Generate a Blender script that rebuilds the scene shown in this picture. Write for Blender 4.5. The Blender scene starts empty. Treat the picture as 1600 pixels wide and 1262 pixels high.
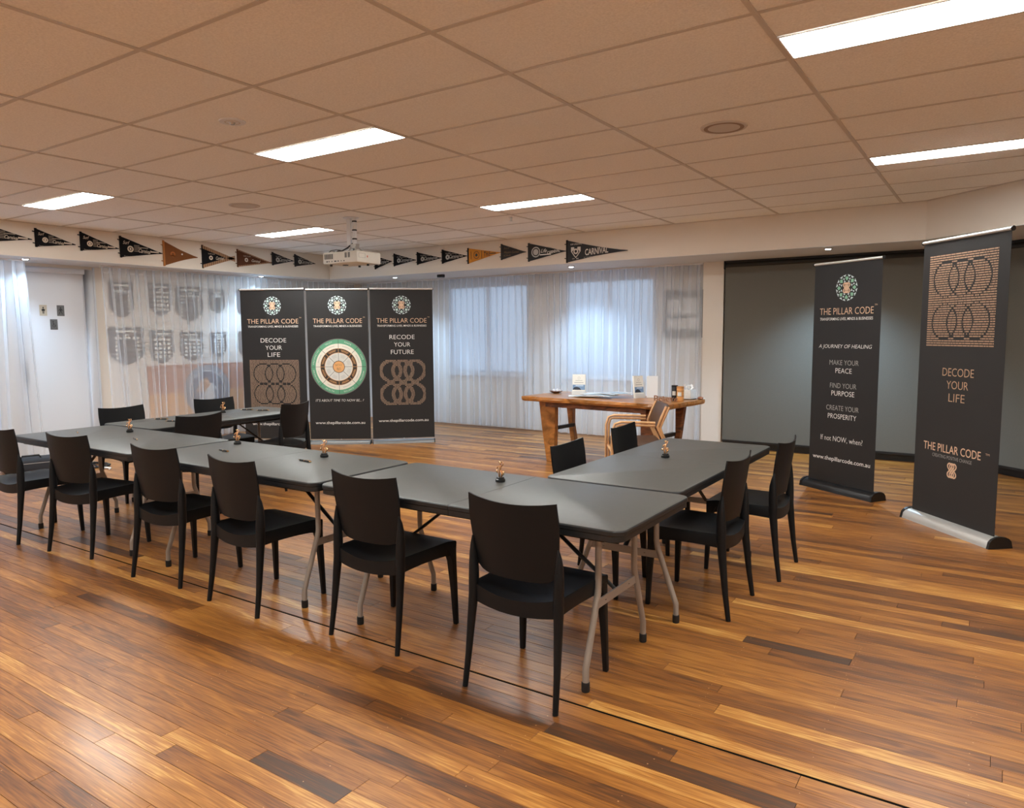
import bpy, bmesh, math, random
from mathutils import Vector, Matrix

random.seed(7)
S = bpy.context.scene
COL = S.collection
PI = math.pi

# ------------------------------------------------------------------ camera
CAMH = 1.507
yaw, pitch, roll = .5885, -.0969, -.0066
cam_d = bpy.data.cameras.new('camera')
cam_d.sensor_width = 36
cam_d.lens = 1138.2 / 1600 * 36
cam_d.clip_start = .05
cam = bpy.data.objects.new('camera', cam_d)
COL.objects.link(cam)
f = Vector((-math.sin(yaw) * math.cos(pitch), math.cos(yaw) * math.cos(pitch), math.sin(pitch)))
r = f.cross(Vector((0, 0, 1))).normalized()
u = r.cross(f)
c_, s_ = math.cos(roll), math.sin(roll)
right = r * c_ + u * s_
up = -r * s_ + u * c_
cam.matrix_world = Matrix(((right.x, up.x, -f.x, 0), (right.y, up.y, -f.y, 0), (right.z, up.z, -f.z, CAMH), (0, 0, 0, 1)))
S.camera = cam

# ------------------------------------------------------------------ world, light, exposure
W = bpy.data.worlds.new('world')
S.world = W
W.use_nodes = True
bg = W.node_tree.nodes['Background']
bg.inputs[0].default_value = (.68, .83, 1.0, 1)
bg.inputs[1].default_value = .38
S.view_settings.view_transform = 'Standard'
S.view_settings.look = 'None'
S.view_settings.gamma = 1
S.view_settings.use_curve_mapping = False
S.view_settings.exposure = 1.62
PANEL_E = 15.0        # ceiling light panels
SPOT_W = 55.0        # soffit downlights
PANEL_COL = (.96, 1.0, .98)
SPOT_COL = (.50, .74, 1.0)

# ------------------------------------------------------------------ helpers
def lin(c):
    return tuple(((x / 255) / 12.92 if x / 255 <= .04045 else ((x / 255 + .055) / 1.055) ** 2.4) for x in c)

MATS = {}
def mat(name, rgb, rough=.5, metal=0.0, spec=.5, bump=0, bscale=200, var=0, vscale=8, coat=0, stretch=None, emit=None, es=0, sheen=0):
    if name in MATS: return MATS[name]
    m = bpy.data.materials.new(name); m.use_nodes = True
    nt = m.node_tree; N = nt.nodes; L = nt.links
    b = N['Principled BSDF']
    c = lin(rgb)
    b.inputs['Base Color'].default_value = (*c, 1)
    b.inputs['Roughness'].default_value = rough
    b.inputs['Metallic'].default_value = metal
    b.inputs['Specular IOR Level'].default_value = spec
    if coat: b.inputs['Coat Weight'].default_value = coat; b.inputs['Coat Roughness'].default_value = .1
    if sheen: b.inputs['Sheen Weight'].default_value = sheen
    if emit:
        b.inputs['Emission Color'].default_value = (*emit, 1); b.inputs['Emission Strength'].default_value = es
    tc = N.new('ShaderNodeTexCoord'); mp = N.new('ShaderNodeMapping'); L.new(tc.outputs['Object'], mp.inputs[0])
    if stretch: mp.inputs['Scale'].default_value = stretch
    if var:
        n = N.new('ShaderNodeTexNoise'); n.inputs['Scale'].default_value = vscale; n.inputs['Detail'].default_value = 5
        L.new(mp.outputs[0], n.inputs['Vector'])
        r_ = N.new('ShaderNodeValToRGB')
        r_.color_ramp.elements[0].position = .3; r_.color_ramp.elements[1].position = .7
        r_.color_ramp.elements[0].color = (*[x * (1 - var) for x in c], 1)
        r_.color_ramp.elements[1].color = (*[min(1, x * (1 + var)) for x in c], 1)
        L.new(n.outputs[0], r_.inputs[0]); L.new(r_.outputs[0], b.inputs['Base Color'])
    if bump:
        n = N.new('ShaderNodeTexNoise'); n.inputs['Scale'].default_value = bscale; n.inputs['Detail'].default_value = 4
        L.new(mp.outputs[0], n.inputs['Vector'])
        bp = N.new('ShaderNodeBump'); bp.inputs['Strength'].default_value = bump; bp.inputs['Distance'].default_value = .004
        L.new(n.outputs[0], bp.inputs['Height']); L.new(bp.outputs[0], b.inputs['Normal'])
    MATS[name] = m
    return m

def floor_mat():
    m = bpy.data.materials.new('varnished_timber'); m.use_nodes = True
    nt = m.node_tree; N = nt.nodes; L = nt.links; b = N['Principled BSDF']
    at = N.new('ShaderNodeAttribute'); at.attribute_name = 'tone'
    tc = N.new('ShaderNodeTexCoord')
    off = N.new('ShaderNodeVectorMath'); off.operation = 'SCALE'; off.inputs['Scale'].default_value = 53.0
    L.new(at.outputs['Color'], off.inputs[0])
    ad = N.new('ShaderNodeVectorMath'); ad.operation = 'ADD'
    L.new(tc.outputs['Object'], ad.inputs[0]); L.new(off.outputs[0], ad.inputs[1])
    mp = N.new('ShaderNodeMapping'); mp.inputs['Scale'].default_value = (1.0, 7.0, 1.0); L.new(ad.outputs[0], mp.inputs[0])
    wn = N.new('ShaderNodeTexNoise'); wn.inputs['Scale'].default_value = 1.6; wn.inputs['Detail'].default_value = 3; wn.inputs['Distortion'].default_value = .9
    L.new(mp.outputs[0], wn.inputs['Vector'])
    # growth rings: bands taken from a stretched noise field
    mul = N.new('ShaderNodeMath'); mul.operation = 'MULTIPLY'; mul.inputs[1].default_value = 26.0; L.new(wn.outputs[0], mul.inputs[0])
    sn = N.new('ShaderNodeMath'); sn.operation = 'SINE'; L.new(mul.outputs[0], sn.inputs[0])
    mp2 = N.new('ShaderNodeMapping'); mp2.inputs['Scale'].default_value = (5.0, 140.0, 1.0); L.new(ad.outputs[0], mp2.inputs[0])
    fn = N.new('ShaderNodeTexNoise'); fn.inputs['Scale'].default_value = 1.3; fn.inputs['Detail'].default_value = 6; L.new(mp2.outputs[0], fn.inputs['Vector'])
    sep = N.new('ShaderNodeSeparateColor'); L.new(at.outputs['Color'], sep.inputs[0])
    rp = N.new('ShaderNodeValToRGB'); cr = rp.color_ramp
    cr.elements[0].position = 0; cr.elements[0].color = (*lin((74, 52, 36)), 1)
    cr.elements[1].position = 1; cr.elements[1].color = (*lin((214, 165, 92)), 1)
    for p, c in ((.12, (84, 52, 29)), (.3, (112, 68, 32)), (.5, (144, 89, 37)), (.8, (180, 121, 54))):
        e = cr.elements.new(p); e.color = (*lin(c), 1)
    # tone + .09*ring + .25*(fine-.5)
    a1 = N.new('ShaderNodeMath'); a1.operation = 'MULTIPLY_ADD'; a1.inputs[1].default_value = .09
    L.new(sn.outputs[0], a1.inputs[0]); L.new(sep.outputs[0], a1.inputs[2])
    s1 = N.new('ShaderNodeMath'); s1.operation = 'SUBTRACT'; s1.inputs[1].default_value = .5; L.new(fn.outputs[0], s1.inputs[0])
    a2 = N.new('ShaderNodeMath'); a2.operation = 'MULTIPLY_ADD'; a2.inputs[1].default_value = .95
    L.new(s1.outputs[0], a2.inputs[0]); L.new(a1.outputs[0], a2.inputs[2])
    L.new(a2.outputs[0], rp.inputs[0]); L.new(rp.outputs[0], b.inputs['Base Color'])
    b.inputs['Roughness'].default_value = .32
    rn = N.new('ShaderNodeTexNoise'); rn.inputs['Scale'].default_value = 2.2; L.new(tc.outputs['Object'], rn.inputs['Vector'])
    rr = N.new('ShaderNodeMapRange'); rr.inputs[3].default_value = .34; rr.inputs[4].default_value = .46
    b.inputs['Coat Weight'].default_value = .16; b.inputs['Coat Roughness'].default_value = .16
    L.new(rn.outputs[0], rr.inputs[0]); L.new(rr.outputs[0], b.inputs['Roughness'])
    b.inputs['Specular IOR Level'].default_value = .5
    bp = N.new('ShaderNodeBump'); bp.inputs['Strength'].default_value = .06; bp.inputs['Distance'].default_value = .002
    L.new(fn.outputs[0], bp.inputs['Height']); L.new(bp.outputs[0], b.inputs['Normal'])
    return m

def sheer_mat(name, trans=.50, rgb=(242, 247, 254)):
    m = bpy.data.materials.new(name); m.use_nodes = True
    nt = m.node_tree; N = nt.nodes; L = nt.links
    for n in list(N):
        if n.type != 'OUTPUT_MATERIAL': N.remove(n)
    out = [n for n in N if n.type == 'OUTPUT_MATERIAL'][0]
    c = (*lin(rgb), 1)
    d = N.new('ShaderNodeBsdfDiffuse'); d.inputs[0].default_value = c
    t = N.new('ShaderNodeBsdfTranslucent'); t.inputs[0].default_value = c
    x = N.new('ShaderNodeBsdfTransparent')
    m1 = N.new('ShaderNodeMixShader'); m1.inputs[0].default_value = .38; L.new(d.outputs[0], m1.inputs[1]); L.new(t.outputs[0], m1.inputs[2])
    m2 = N.new('ShaderNodeMixShader'); m2.inputs[0].default_value = trans
    # seen edge-on, more threads overlap and the sheer closes up
    lw = N.new('ShaderNodeLayerWeight'); lw.inputs[0].default_value = .35
    mr = N.new('ShaderNodeMapRange'); mr.inputs[1].default_value = 0; mr.inputs[2].default_value = .9; mr.inputs[3].default_value = trans; mr.inputs[4].default_value = .16
    L.new(lw.outputs['Facing'], mr.inputs[0]); L.new(mr.outputs[0], m2.inputs[0])
    L.new(m1.outputs[0], m2.inputs[1]); L.new(x.outputs[0], m2.inputs[2]); L.new(m2.outputs[0], out.inputs[0])
    return m

def timber_mat(name, rgb, rough=.3, scale=(2, 14, 14), contrast=.45):
    m = mat(name, rgb, rough)
    nt = m.node_tree; N = nt.nodes; L = nt.links; b = N['Principled BSDF']
    tc = N.new('ShaderNodeTexCoord'); mp = N.new('ShaderNodeMapping'); mp.inputs['Scale'].default_value = scale
    L.new(tc.outputs['Object'], mp.inputs[0])
    n = N.new('ShaderNodeTexNoise'); n.inputs['Scale'].default_value = 1.4; n.inputs['Detail'].default_value = 8; n.inputs['Distortion'].default_value = 1.2
    L.new(mp.outputs[0], n.inputs['Vector'])
    rp = N.new('ShaderNodeValToRGB'); c = lin(rgb)
    rp.color_ramp.elements[0].position = .32; rp.color_ramp.elements[0].color = (*[x * (1 - contrast) for x in c], 1)
    rp.color_ramp.elements[1].position = .68; rp.color_ramp.elements[1].color = (*[min(1, x * (1 + contrast)) for x in c], 1)
    L.new(n.outputs[0], rp.inputs[0]); L.new(rp.outputs[0], b.inputs['Base Color'])
    return m

def mesh_obj(name, verts, faces, m, parent=None, smooth=False):
    me = bpy.data.meshes.new(name); me.from_pydata([tuple(v) for v in verts], [], faces); me.update()
    if isinstance(m, (list, tuple)):
        for q in m: me.materials.append(q)
    elif m: me.materials.append(m)
    if smooth:
        for p in me.polygons: p.use_smooth = True
    o = bpy.data.objects.new(name, me); COL.objects.link(o)
    if parent: o.parent = parent
    return o

class MB:
    """collects simple shapes and links them as one mesh object"""
    def __init__(s): s.v = []; s.f = []
    def add(s, vs, fs):
        n = len(s.v); s.v += [tuple(v) for v in vs]; s.f += [tuple(i + n for i in q) for q in fs]; return s
    def box(s, x0, y0, z0, x1, y1, z1):
        if x0 > x1: x0, x1 = x1, x0
        if y0 > y1: y0, y1 = y1, y0
        if z0 > z1: z0, z1 = z1, z0
        v = [(x0, y0, z0), (x1, y0, z0), (x1, y1, z0), (x0, y1, z0), (x0, y0, z1), (x1, y0, z1), (x1, y1, z1), (x0, y1, z1)]
        return s.add(v, [(0, 3, 2, 1), (4, 5, 6, 7), (0, 1, 5, 4), (1, 2, 6, 5), (2, 3, 7, 6), (3, 0, 4, 7)])
    def prism(s, poly, z0, z1):
        n = len(poly)
        a = sum(poly[i][0] * poly[(i + 1) % n][1] - poly[(i + 1) % n][0] * poly[i][1] for i in range(n))
        if a < 0: poly = poly[::-1]
        v = [(p[0], p[1], z0) for p in poly] + [(p[0], p[1], z1) for p in poly]
        return s.add(v, [tuple(range(n - 1, -1, -1)), tuple(range(n, 2 * n))] + [(i, (i + 1) % n, n + (i + 1) % n, n + i) for i in range(n)])
    def prism_xz(s, poly, y0, y1):      # polygon in x,z extruded along y
        n = len(poly)
        a = sum(poly[i][0] * poly[(i + 1) % n][1] - poly[(i + 1) % n][0] * poly[i][1] for i in range(n))
        if a < 0: poly = poly[::-1]
        if y0 > y1: y0, y1 = y1, y0
        v = [(p[0], y0, p[1]) for p in poly] + [(p[0], y1, p[1]) for p in poly]
        return s.add(v, [tuple(range(n)), tuple(range(2 * n - 1, n - 1, -1))] + [(i, n + i, n + (i + 1) % n, (i + 1) % n) for i in range(n)])
    def tube(s, pts, rad, seg=8, sx=1.0, sy=1.0, caps=True, twist=0):
        """swept elliptical tube; rad float or list"""
        pts = [Vector(p) for p in pts]; n = len(pts)
        rr = rad if isinstance(rad, (list, tuple)) else [rad] * n
        base = len(s.v); prev = None
        for i, p in enumerate(pts):
            t = (pts[min(i + 1, n - 1)] - pts[max(i - 1, 0)]).normalized()
            if prev is None:
                a = Vector((1, 0, 0)) if abs(t.x) < .8 else Vector((0, 1, 0))
            else: a = prev
            a = (a - t * a.dot(t)).normalized(); prev = a; b = t.cross(a)
            ri = rr[i]; rx, ry = (ri if isinstance(ri, tuple) else (ri * sx, ri * sy))
            for k in range(seg):
                th = 2 * PI * (k + twist) / seg
                s.v.append(tuple(p + a * (math.cos(th) * rx) + b * (math.sin(th) * ry)))
        for i in range(n - 1):
            for k in range(seg):
                k2 = (k + 1) % seg
                s.f.append((base + i * seg + k, base + i * seg + k2, base + (i + 1) * seg + k2, base + (i + 1) * seg + k))
        if caps:
            s.f.append(tuple(base + k for k in range(seg - 1, -1, -1)))
            s.f.append(tuple(base + (n - 1) * seg + k for k in range(seg)))
        return s
    def lathe(s, prof, seg=16, ctr=(0, 0, 0)):
        base = len(s.v); n = len(prof)
        for (rr, z) in prof:
            for k in range(seg):
                th = 2 * PI * k / seg
                s.v.append((ctr[0] + rr * math.cos(th), ctr[1] + rr * math.sin(th), ctr[2] + z))
        for i in range(n - 1):
            for k in range(seg):
                k2 = (k + 1) % seg
                s.f.append((base + i * seg + k, base + i * seg + k2, base + (i + 1) * seg + k2, base + (i + 1) * seg + k))
        s.f.append(tuple(base + k for k in range(seg - 1, -1, -1)))
        s.f.append(tuple(base + (n - 1) * seg + k for k in range(seg)))
        return s
    def build(s, name, m, parent=None, smooth=False): return mesh_obj(name, s.v, s.f, m, parent, smooth)

def autosmooth(o, ang=40):
    me = o.data
    for p in me.polygons: p.use_smooth = True
    bm = bmesh.new(); bm.from_mesh(me)
    for e in bm.edges:
        if len(e.link_faces) == 2 and e.calc_face_angle(0) > math.radians(ang): e.smooth = False
    bm.to_mesh(me); bm.free()
    return o

def bevel(o, w=.004, seg=2, ang=.6):
    bm = bmesh.new(); bm.from_mesh(o.data)
    bmesh.ops.remove_doubles(bm, verts=bm.verts, dist=1e-6)
    es = [e for e in bm.edges if len(e.link_faces) == 2 and e.calc_face_angle(0) > ang]
    bmesh.ops.bevel(bm, geom=es, offset=w, segments=seg, affect='EDGES', profile=.5, clamp_overlap=True)
    bm.to_mesh(o.data); bm.free()
    return autosmooth(o, 35)

def thing(name, label, cat, loc=(0, 0, 0), rz=0, group=None):
    o = bpy.data.objects.new(name, None); COL.objects.link(o); o.empty_display_size = .1
    o.location = loc; o.rotation_euler = (0, 0, rz)
    return tag(o, label, cat, group)
def tag(o, label, cat, group=None):
    o['label'] = label; o['category'] = cat
    if group: o['group'] = group
    return o
def struct(o): o['kind'] = 'structure'; return o

def dup(root, loc, rz, label, group=None):
    r0 = root.copy(); COL.objects.link(r0); r0.location = loc; r0.rotation_euler = (0, 0, rz)
    r0['label'] = label
    if group: r0['group'] = group
    for ch in list(root.children):
        c = ch.copy(); COL.objects.link(c); c.parent = r0
        for g in list(ch.children):
            d = g.copy(); COL.objects.link(d); d.parent = c
    return r0

def text_geo(s, w, h, shear=0, bold=0.0, align='C'):
    """outline of a line of text as 2-D verts/faces, scaled to width w and height h, centred on 0,0"""
    cu = bpy.data.curves.new('t', 'FONT'); cu.body = s; cu.size = 1; cu.resolution_u = 3; cu.offset = bold - .008; cu.shear = shear
    cu.fill_mode = 'FRONT'
    ob = bpy.data.objects.new('t', cu); me = bpy.data.meshes.new_from_object(ob)
    vs = [v.co.copy() for v in me.vertices]; fs = [tuple(p.vertices) for p in me.polygons]
    bpy.data.objects.remove(ob); bpy.data.curves.remove(cu); bpy.data.meshes.remove(me)
    x0 = min(v.x for v in vs); x1 = max(v.x for v in vs); y0 = min(v.y for v in vs); y1 = max(v.y for v in vs)
    sy = h / (y1 - y0) if h else w / (x1 - x0)
    sx = w / (x1 - x0) if w else sy
    ox = (x0 + x1) / 2 if align == 'C' else x0
    return [((v.x - ox) * sx, (v.y - (y0 + y1) / 2) * sy) for v in vs], fs

def up_faces(vs, fs):
    """orient faces of an x,z print towards -y"""
    out = []
    for q in fs:
        a = sum(vs[q[i]][0] * vs[q[(i + 1) % len(q)]][1] - vs[q[(i + 1) % len(q)]][0] * vs[q[i]][1] for i in range(len(q)))
        out.append(tuple(q) if a > 0 else tuple(reversed(q)))
    return out

def print_on(parent, name, geos, m, y=-.001, label=None):
    """flat print: list of (verts2d, faces, cx, cz) laid on the local x,z plane facing -y"""
    V = []; F = []
    for vs, fs, cx, cz in geos:
        n = len(V); F += [tuple(i + n for i in q) for q in up_faces(vs, fs)]
        V += [(x + cx, y, z + cz) for x, z in vs]
    o = mesh_obj(name, V, F, m, parent)
    if label: o['label'] = label
    if len(geos) > 1: o['kind'] = 'stuff'
    return o

def rect2(w, h): return [(-w / 2, -h / 2), (w / 2, -h / 2), (w / 2, h / 2), (-w / 2, h / 2)], [(0, 1, 2, 3)]
def disc2(r0, r1, a0=0, a1=2 * PI, n=48):
    V = []; F = []
    for i in range(n + 1):
        a = a0 + (a1 - a0) * i / n
        V += [(r0 * math.cos(a), r0 * math.sin(a)), (r1 * math.cos(a), r1 * math.sin(a))]
    for i in range(n): F.append((2 * i, 2 * i + 1, 2 * i + 3, 2 * i + 2))
    return V, F

# ------------------------------------------------------------------ materials
M_floor = floor_mat()
M_gap = mat('dark_joint', (8, 7, 6), .9, spec=.1)
M_tile = mat('ceiling_tile_white', (246, 243, 238), .95, spec=.1, bump=.55, bscale=70, var=.07, vscale=95)
M_grid = mat('ceiling_bar', (205, 196, 186), .6)
M_gridD = mat('ceiling_bar_shadow', (150, 135, 120), .8)
M_wall = mat('cream_paint', (230, 220, 208), .8, spec=.2, bump=.03, bscale=300)
M_soffit = mat('soffit_white', (216, 216, 216), .75, spec=.2)
M_white = mat('white_gloss', (226, 226, 228), .4)
M_door = mat('door_white', (222, 224, 228), .45)
M_black = mat('black_plastic', (27, 26, 26), .42, bump=.05, bscale=900)
M_chair = mat('black_resin', (17, 18, 20), .45, spec=.25, bump=.08, bscale=700)
M_tablet = mat('charcoal_blow_moulded', (79, 79, 76), .40, bump=.12, bscale=500, var=.06, vscale=40)
M_tshade = mat('charcoal_edge_shade', (24, 24, 25), .45)  # same plastic as the top, darkened to paint shade on leaf sides and underside
M_steel = mat('grey_powder_coat', (150, 138, 128), .4, metal=.2)
M_dsteel = mat('dark_brace', (44, 42, 42), .45, metal=.3)
M_rub = mat('black_rubber', (20, 20, 20), .7)
M_alu = mat('brushed_aluminium', (222, 222, 220), .35, metal=.3)
M_ban = mat('banner_black', (30, 28, 28), .62, bump=.05, bscale=1200, var=.03, vscale=5)
M_ban4 = mat('banner_charcoal', (41, 39, 38), .66, bump=.1, bscale=900, var=.05, vscale=3)
M_cap = mat('black_cap', (20, 20, 21), .35)
M_tan = mat('tan_print', (232, 194, 162), .7)
M_tan2 = mat('dull_tan_print', (158, 134, 114), .7)
M_wht = mat('white_print', (238, 236, 232), .7)
M_gry = mat('grey_print', (170, 168, 164), .7)
M_mint = mat('mint_print', (138, 190, 160), .7)
M_ice = mat('ice_print', (206, 220, 222), .7)
M_green = mat('green_print', (98, 163, 128), .7)
M_cream = mat('cream_print', (232, 228, 214), .7)
M_pale = mat('pale_print', (214, 213, 206), .7)
M_dbrown = mat('dark_brown_print', (62, 52, 44), .7)
M_orangep = mat('orange_print', (228, 170, 110), .7)
M_sheer = sheer_mat('white_sheer'); M_sheer2 = sheer_mat('fine_white_sheer', .62)
M_sheer.use_backface_culling = False
M_blind = mat('grey_blind', (104, 101, 92), .8, bump=.2, bscale=600, var=.05, vscale=200)
M_gold = mat('rose_gold', (226, 170, 122), .32, metal=.75)
M_goldl = mat('pale_gold', (240, 205, 160), .2, metal=1)
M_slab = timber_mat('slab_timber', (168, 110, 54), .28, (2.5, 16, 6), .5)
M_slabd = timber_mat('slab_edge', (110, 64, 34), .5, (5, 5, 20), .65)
M_beech = timber_mat('bent_beech', (212, 164, 116), .4, (4, 14, 14), .1)
M_leather = mat('brown_leather', (84, 60, 46), .42, bump=.25, bscale=180, var=.15, vscale=12)
M_projw = mat('projector_white', (222, 218, 208), .45)
M_panel = mat('light_diffuser', (255, 255, 255), .5, emit=PANEL_COL, es=PANEL_E)
M_spot = mat('spot_lens', (255, 255, 255), .5, emit=(.75, .88, 1), es=30)

# ------------------------------------------------------------------ geometry of the room
ZC, ZS = 2.79, 2.41
XL, XW = -9.24, -9.95         # left bulkhead face, left wall
YB, YW = 8.45, 9.60           # back bulkhead face, back wall
XR, YR = 3.3, -3.6            # right wall, rear wall
BX = -.66                     # where the bulkhead turns
d_ = Vector((.755, -.656)); n_ = Vector((.656, .755))
def on_angled(off, s):       # point of the angled side, off behind the bulkhead face
    p = Vector((BX, YB)) + n_ * off + d_ * s
    return (p.x, p.y)
def meet(off_b):              # where back plane (YB+off_b) meets the angled plane at the same offset
    s = (off_b - n_.y * off_b) / d_.y
    return on_angled(off_b, s)
def ang_at_x(off, X):
    p = Vector((BX, YB)) + n_ * off
    return (X, p.y + d_.y * (X - p.x) / d_.x)

# floor boards -----------------------------------------------------------
floor = struct(MB().prism([(XW - .1, YR - .1), (XR + .1, YR - .1), (XR + .1, ang_at_x(1.25, XR + .1)[1]), meet(1.25), (XW - .1, YW + .1)], -.14, -.006).build('floor', M_gap))
PITCH = .0815
boards = []
Y0 = 2.497
def tonev():
    q = random.random()
    if q < .035: return random.uniform(.05, .2)
    if q < .30: return random.uniform(.26, .44)
    if q < .86: return random.uniform(.44, .68)
    return random.uniform(.68, .85)
def camdist(x, y): return math.hypot(x, y)
k = -75
while True:
    y0 = Y0 + k * PITCH; y1 = y0 + PITCH
    k += 1
    if y1 < YR: continue
    if y0 > YW: break
    x = XW - random.uniform(0, 1.5)
    xmax = XR
    if y1 > 5.6:
        xmax = min(XR, (Vector((BX, YB)) + n_ * 1.15).x + d_.x * ((y1 - (Vector((BX, YB)) + n_ * 1.15).y) / d_.y))
    while x < xmax:
        ln = random.choice((.45, .9, 1.2, 1.5, 1.8, 2.1, 2.6, 3.2)) * random.uniform(.85, 1.15)
        tn = tonev()
        if tn < .22: ln = min(ln, .9)
        if k == -11:       # the short dark board in the foreground
            if x < -2.15 < x + ln + .25: ln = -2.15 - x
            elif abs(x + 2.15) < 1e-6: ln = .435; tn = .06
            elif tn < .25: tn = .6
        elif k in (-12, -10, -13) and tn < .25: tn = .55
        a, b2 = max(x, XW), min(x + ln, xmax)
        if b2 - a > .02: boards.append((a, b2, y0, y1, tn))
        x += ln
def in_view(x, y):
    p = Vector((x, y, -CAMH)); zz = p.dot(f)
    if zz < .3: return False
    px = 800 + 1138 * p.dot(right) / zz; py = 631 - 1138 * p.dot(up) / zz
    return -60 < px < 1660 and py < 1330
def score(bd):
    a, b2, y0, y1, t = bd; n = 0; sc = 0
    m = max(2, int((b2 - a) / .1))
    for i in range(m + 1):
        xx = a + (b2 - a) * i / m; yy = (y0 + y1) / 2
        if in_view(xx, yy):
            dd = Vector((xx, yy, -CAMH)).dot(f); sc += ((b2 - a) / m) / dd ** 3
    return sc
boards.sort(key=score, reverse=True)
gap = .0009
def board_geo(bd):
    a, b2, y0, y1, t = bd
    g0 = gap; g1 = gap
    if abs(y0 - Y0) < 1e-4: g0 = .013      # the black joint line
    dz = -random.random() * .0004
    bv = .0005
    v = [(a + gap, y0 + g0, -.02), (b2 - gap, y0 + g0, -.02), (b2 - gap, y1 - g1, -.02), (a + gap, y1 - g1, -.02),
         (a + gap, y0 + g0, dz - bv * .6), (b2 - gap, y0 + g0, dz - bv * .6), (b2 - gap, y1 - g1, dz - bv * .6), (a + gap, y1 - g1, dz - bv * .6),
         (a + gap + bv, y0 + g0 + bv, dz), (b2 - gap - bv, y0 + g0 + bv, dz), (b2 - gap - bv, y1 - g1 - bv, dz), (a + gap + bv, y1 - g1 - bv, dz)]
    fs = [(0, 1, 5, 4), (1, 2, 6, 5), (2, 3, 7, 6), (3, 0, 4, 7), (4, 5, 9, 8), (5, 6, 10, 9), (6, 7, 11, 10), (7, 4, 8, 11), (8, 9, 10, 11)]
    return v, fs
def set_tone(me, tones):
    at = me.color_attributes.new('tone', 'FLOAT_COLOR', 'CORNER')
    i = 0
    for p, t in zip(me.polygons, tones):
        for _ in p.loop_indices:
            at.data[i].color = (t, (t * 7.31) % 1, (t * 3.77) % 1, 1); i += 1
for bd in boards[:300]:
    v, fs = board_geo(bd)
    o = mesh_obj('floor_board', v, fs, M_floor, floor); set_tone(o.data, [bd[4]] * len(fs))
V = []; F = []; T = []
for bd in boards[300:]:
    v, fs = board_geo(bd); n = len(V); V += v; F += [tuple(i + n for i in q) for q in fs]; T += [bd[4]] * len(fs)
o = mesh_obj('floor_boards', V, F, M_floor, floor); set_tone(o.data, T); o['kind'] = 'stuff'
MB().box(XW + .02, Y0 + .002, -.02, XR - .02, Y0 + .011, -.0006).build('expansion_joint', M_gap, floor)
# filled nail holes along the joists
V = []; F = []
jx = -8.0
while jx < 3:
    for bd_k in range(-25, 60):
        yy = Y0 + bd_k * PITCH
        for q in (.022, .058):
            if random.random() < .55 and camdist(jx, yy) < 6.5:
                xx = jx + random.gauss(0, .006); y2 = yy + q + random.gauss(0, .003); rr = random.uniform(.0018, .0032)
                n = len(V)
                for i in range(6): V.append((xx + rr * math.cos(i * PI / 3), y2 + rr * math.sin(i * PI / 3), .0002))
                F.append(tuple(range(n, n + 6)))
    jx += .47
o = mesh_obj('nail_filler', V, F, mat('pale_filler', (196, 150, 105), .5), floor); o['kind'] = 'stuff'

# ceiling ----------------------------------------------------------------
GX, GY = -.888, 2.524
clip = [(XL, YR), (XR, YR), ang_at_x(0, XR), (BX, YB), (XL, YB)]
def clip_poly(poly, cl):
    out = poly
    n = len(cl)
    for i in range(n):
        ax, ay = cl[i]; bx, by = cl[(i + 1) % n]; inp = out; out = []
        side = lambda p: (bx - ax) * (p[1] - ay) - (by - ay) * (p[0] - ax)
        for j in range(len(inp)):
            p, q = inp[j], inp[(j + 1) % len(inp)]; sp, sq = side(p), side(q)
            if sp >= 0: out.append(p)
            if (sp >= 0) != (sq >= 0):
                t = sp / (sp - sq); out.append((p[0] + t * (q[0] - p[0]), p[1] + t * (q[1] - p[1])))
        if not out: return []
    return out
ceil = struct(MB().prism(clip, ZC + .03, ZC + .12).build('ceiling', M_wall))
lights = []
for i in range(-8, 5):
    for j in range(-11, 11):
        x0, x1 = GX + 1.2 * i, GX + 1.2 * (i + 1); y0, y1 = GY + .6 * j, GY + .6 * (j + 1)
        has = i in (-6, -3, 0, 3) and j in (1, -8) or i in (-6, -3, 0, 3) and j in (6, -3)
        g = .011
        if has:
            # the panel fills half of the cell: far half in rows 1/-8, near half in rows 6/-3
            if j in (1, -8): ta, tb, la, lb = y0 + g, y0 + .3 - .004, y0 + .3, y1
            else: ta, tb, la, lb = y0 + .3 + .004, y1 - g, y0, y0 + .3
            lights.append((x0, x1, la, lb, i, j))
        else: ta, tb = y0 + g, y1 - g
        pl = clip_poly([(x0 + g, ta), (x1 - g, ta), (x1 - g, tb), (x0 + g, tb)], clip)
        if len(pl) >= 3:
            xs = [p[0] for p in pl]; ys = [p[1] for p in pl]
            if max(xs) - min(xs) > .03 and max(ys) - min(ys) > .03:
                MB().prism(pl, ZC + .002, ZC + .016).build('ceiling_tile', M_tile, ceil)
# tee bars
for i in range(-7, 4):
    x = GX + 1.2 * i
    pl = clip_poly([(x - .0125, YR), (x + .0125, YR), (x + .0125, YB), (x - .0125, YB)], clip)
    if pl: MB().prism(pl, ZC - .003, ZC + .03).build('ceiling_bar', M_grid, ceil)
for j in range(-10, 10):
    y = GY + .6 * j
    pl = clip_poly([(XL, y - .0115), (XR, y - .0115), (XR, y + .0115), (XL, y + .0115)], clip)
    if pl: MB().prism(pl, ZC - .0015, ZC + .028).build('ceiling_bar', M_grid, ceil)
# perimeter angle
mb = MB()
mb.box(XL, YR, ZC - .004, XL + .02, YB, ZC + .03); mb.box(XL + .02, YB - .02, ZC - .004, BX, YB, ZC + .03)
a = on_angled(0, 0); b = ang_at_x(0, XR)
mb.prism([a, b, (b[0] - .02 * n_.x, b[1] - .02 * n_.y), (a[0] - .02 * n_.x, a[1] - .02 * n_.y)], ZC - .004, ZC + .03)
mb.build('perimeter_trim', M_grid, ceil)

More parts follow.
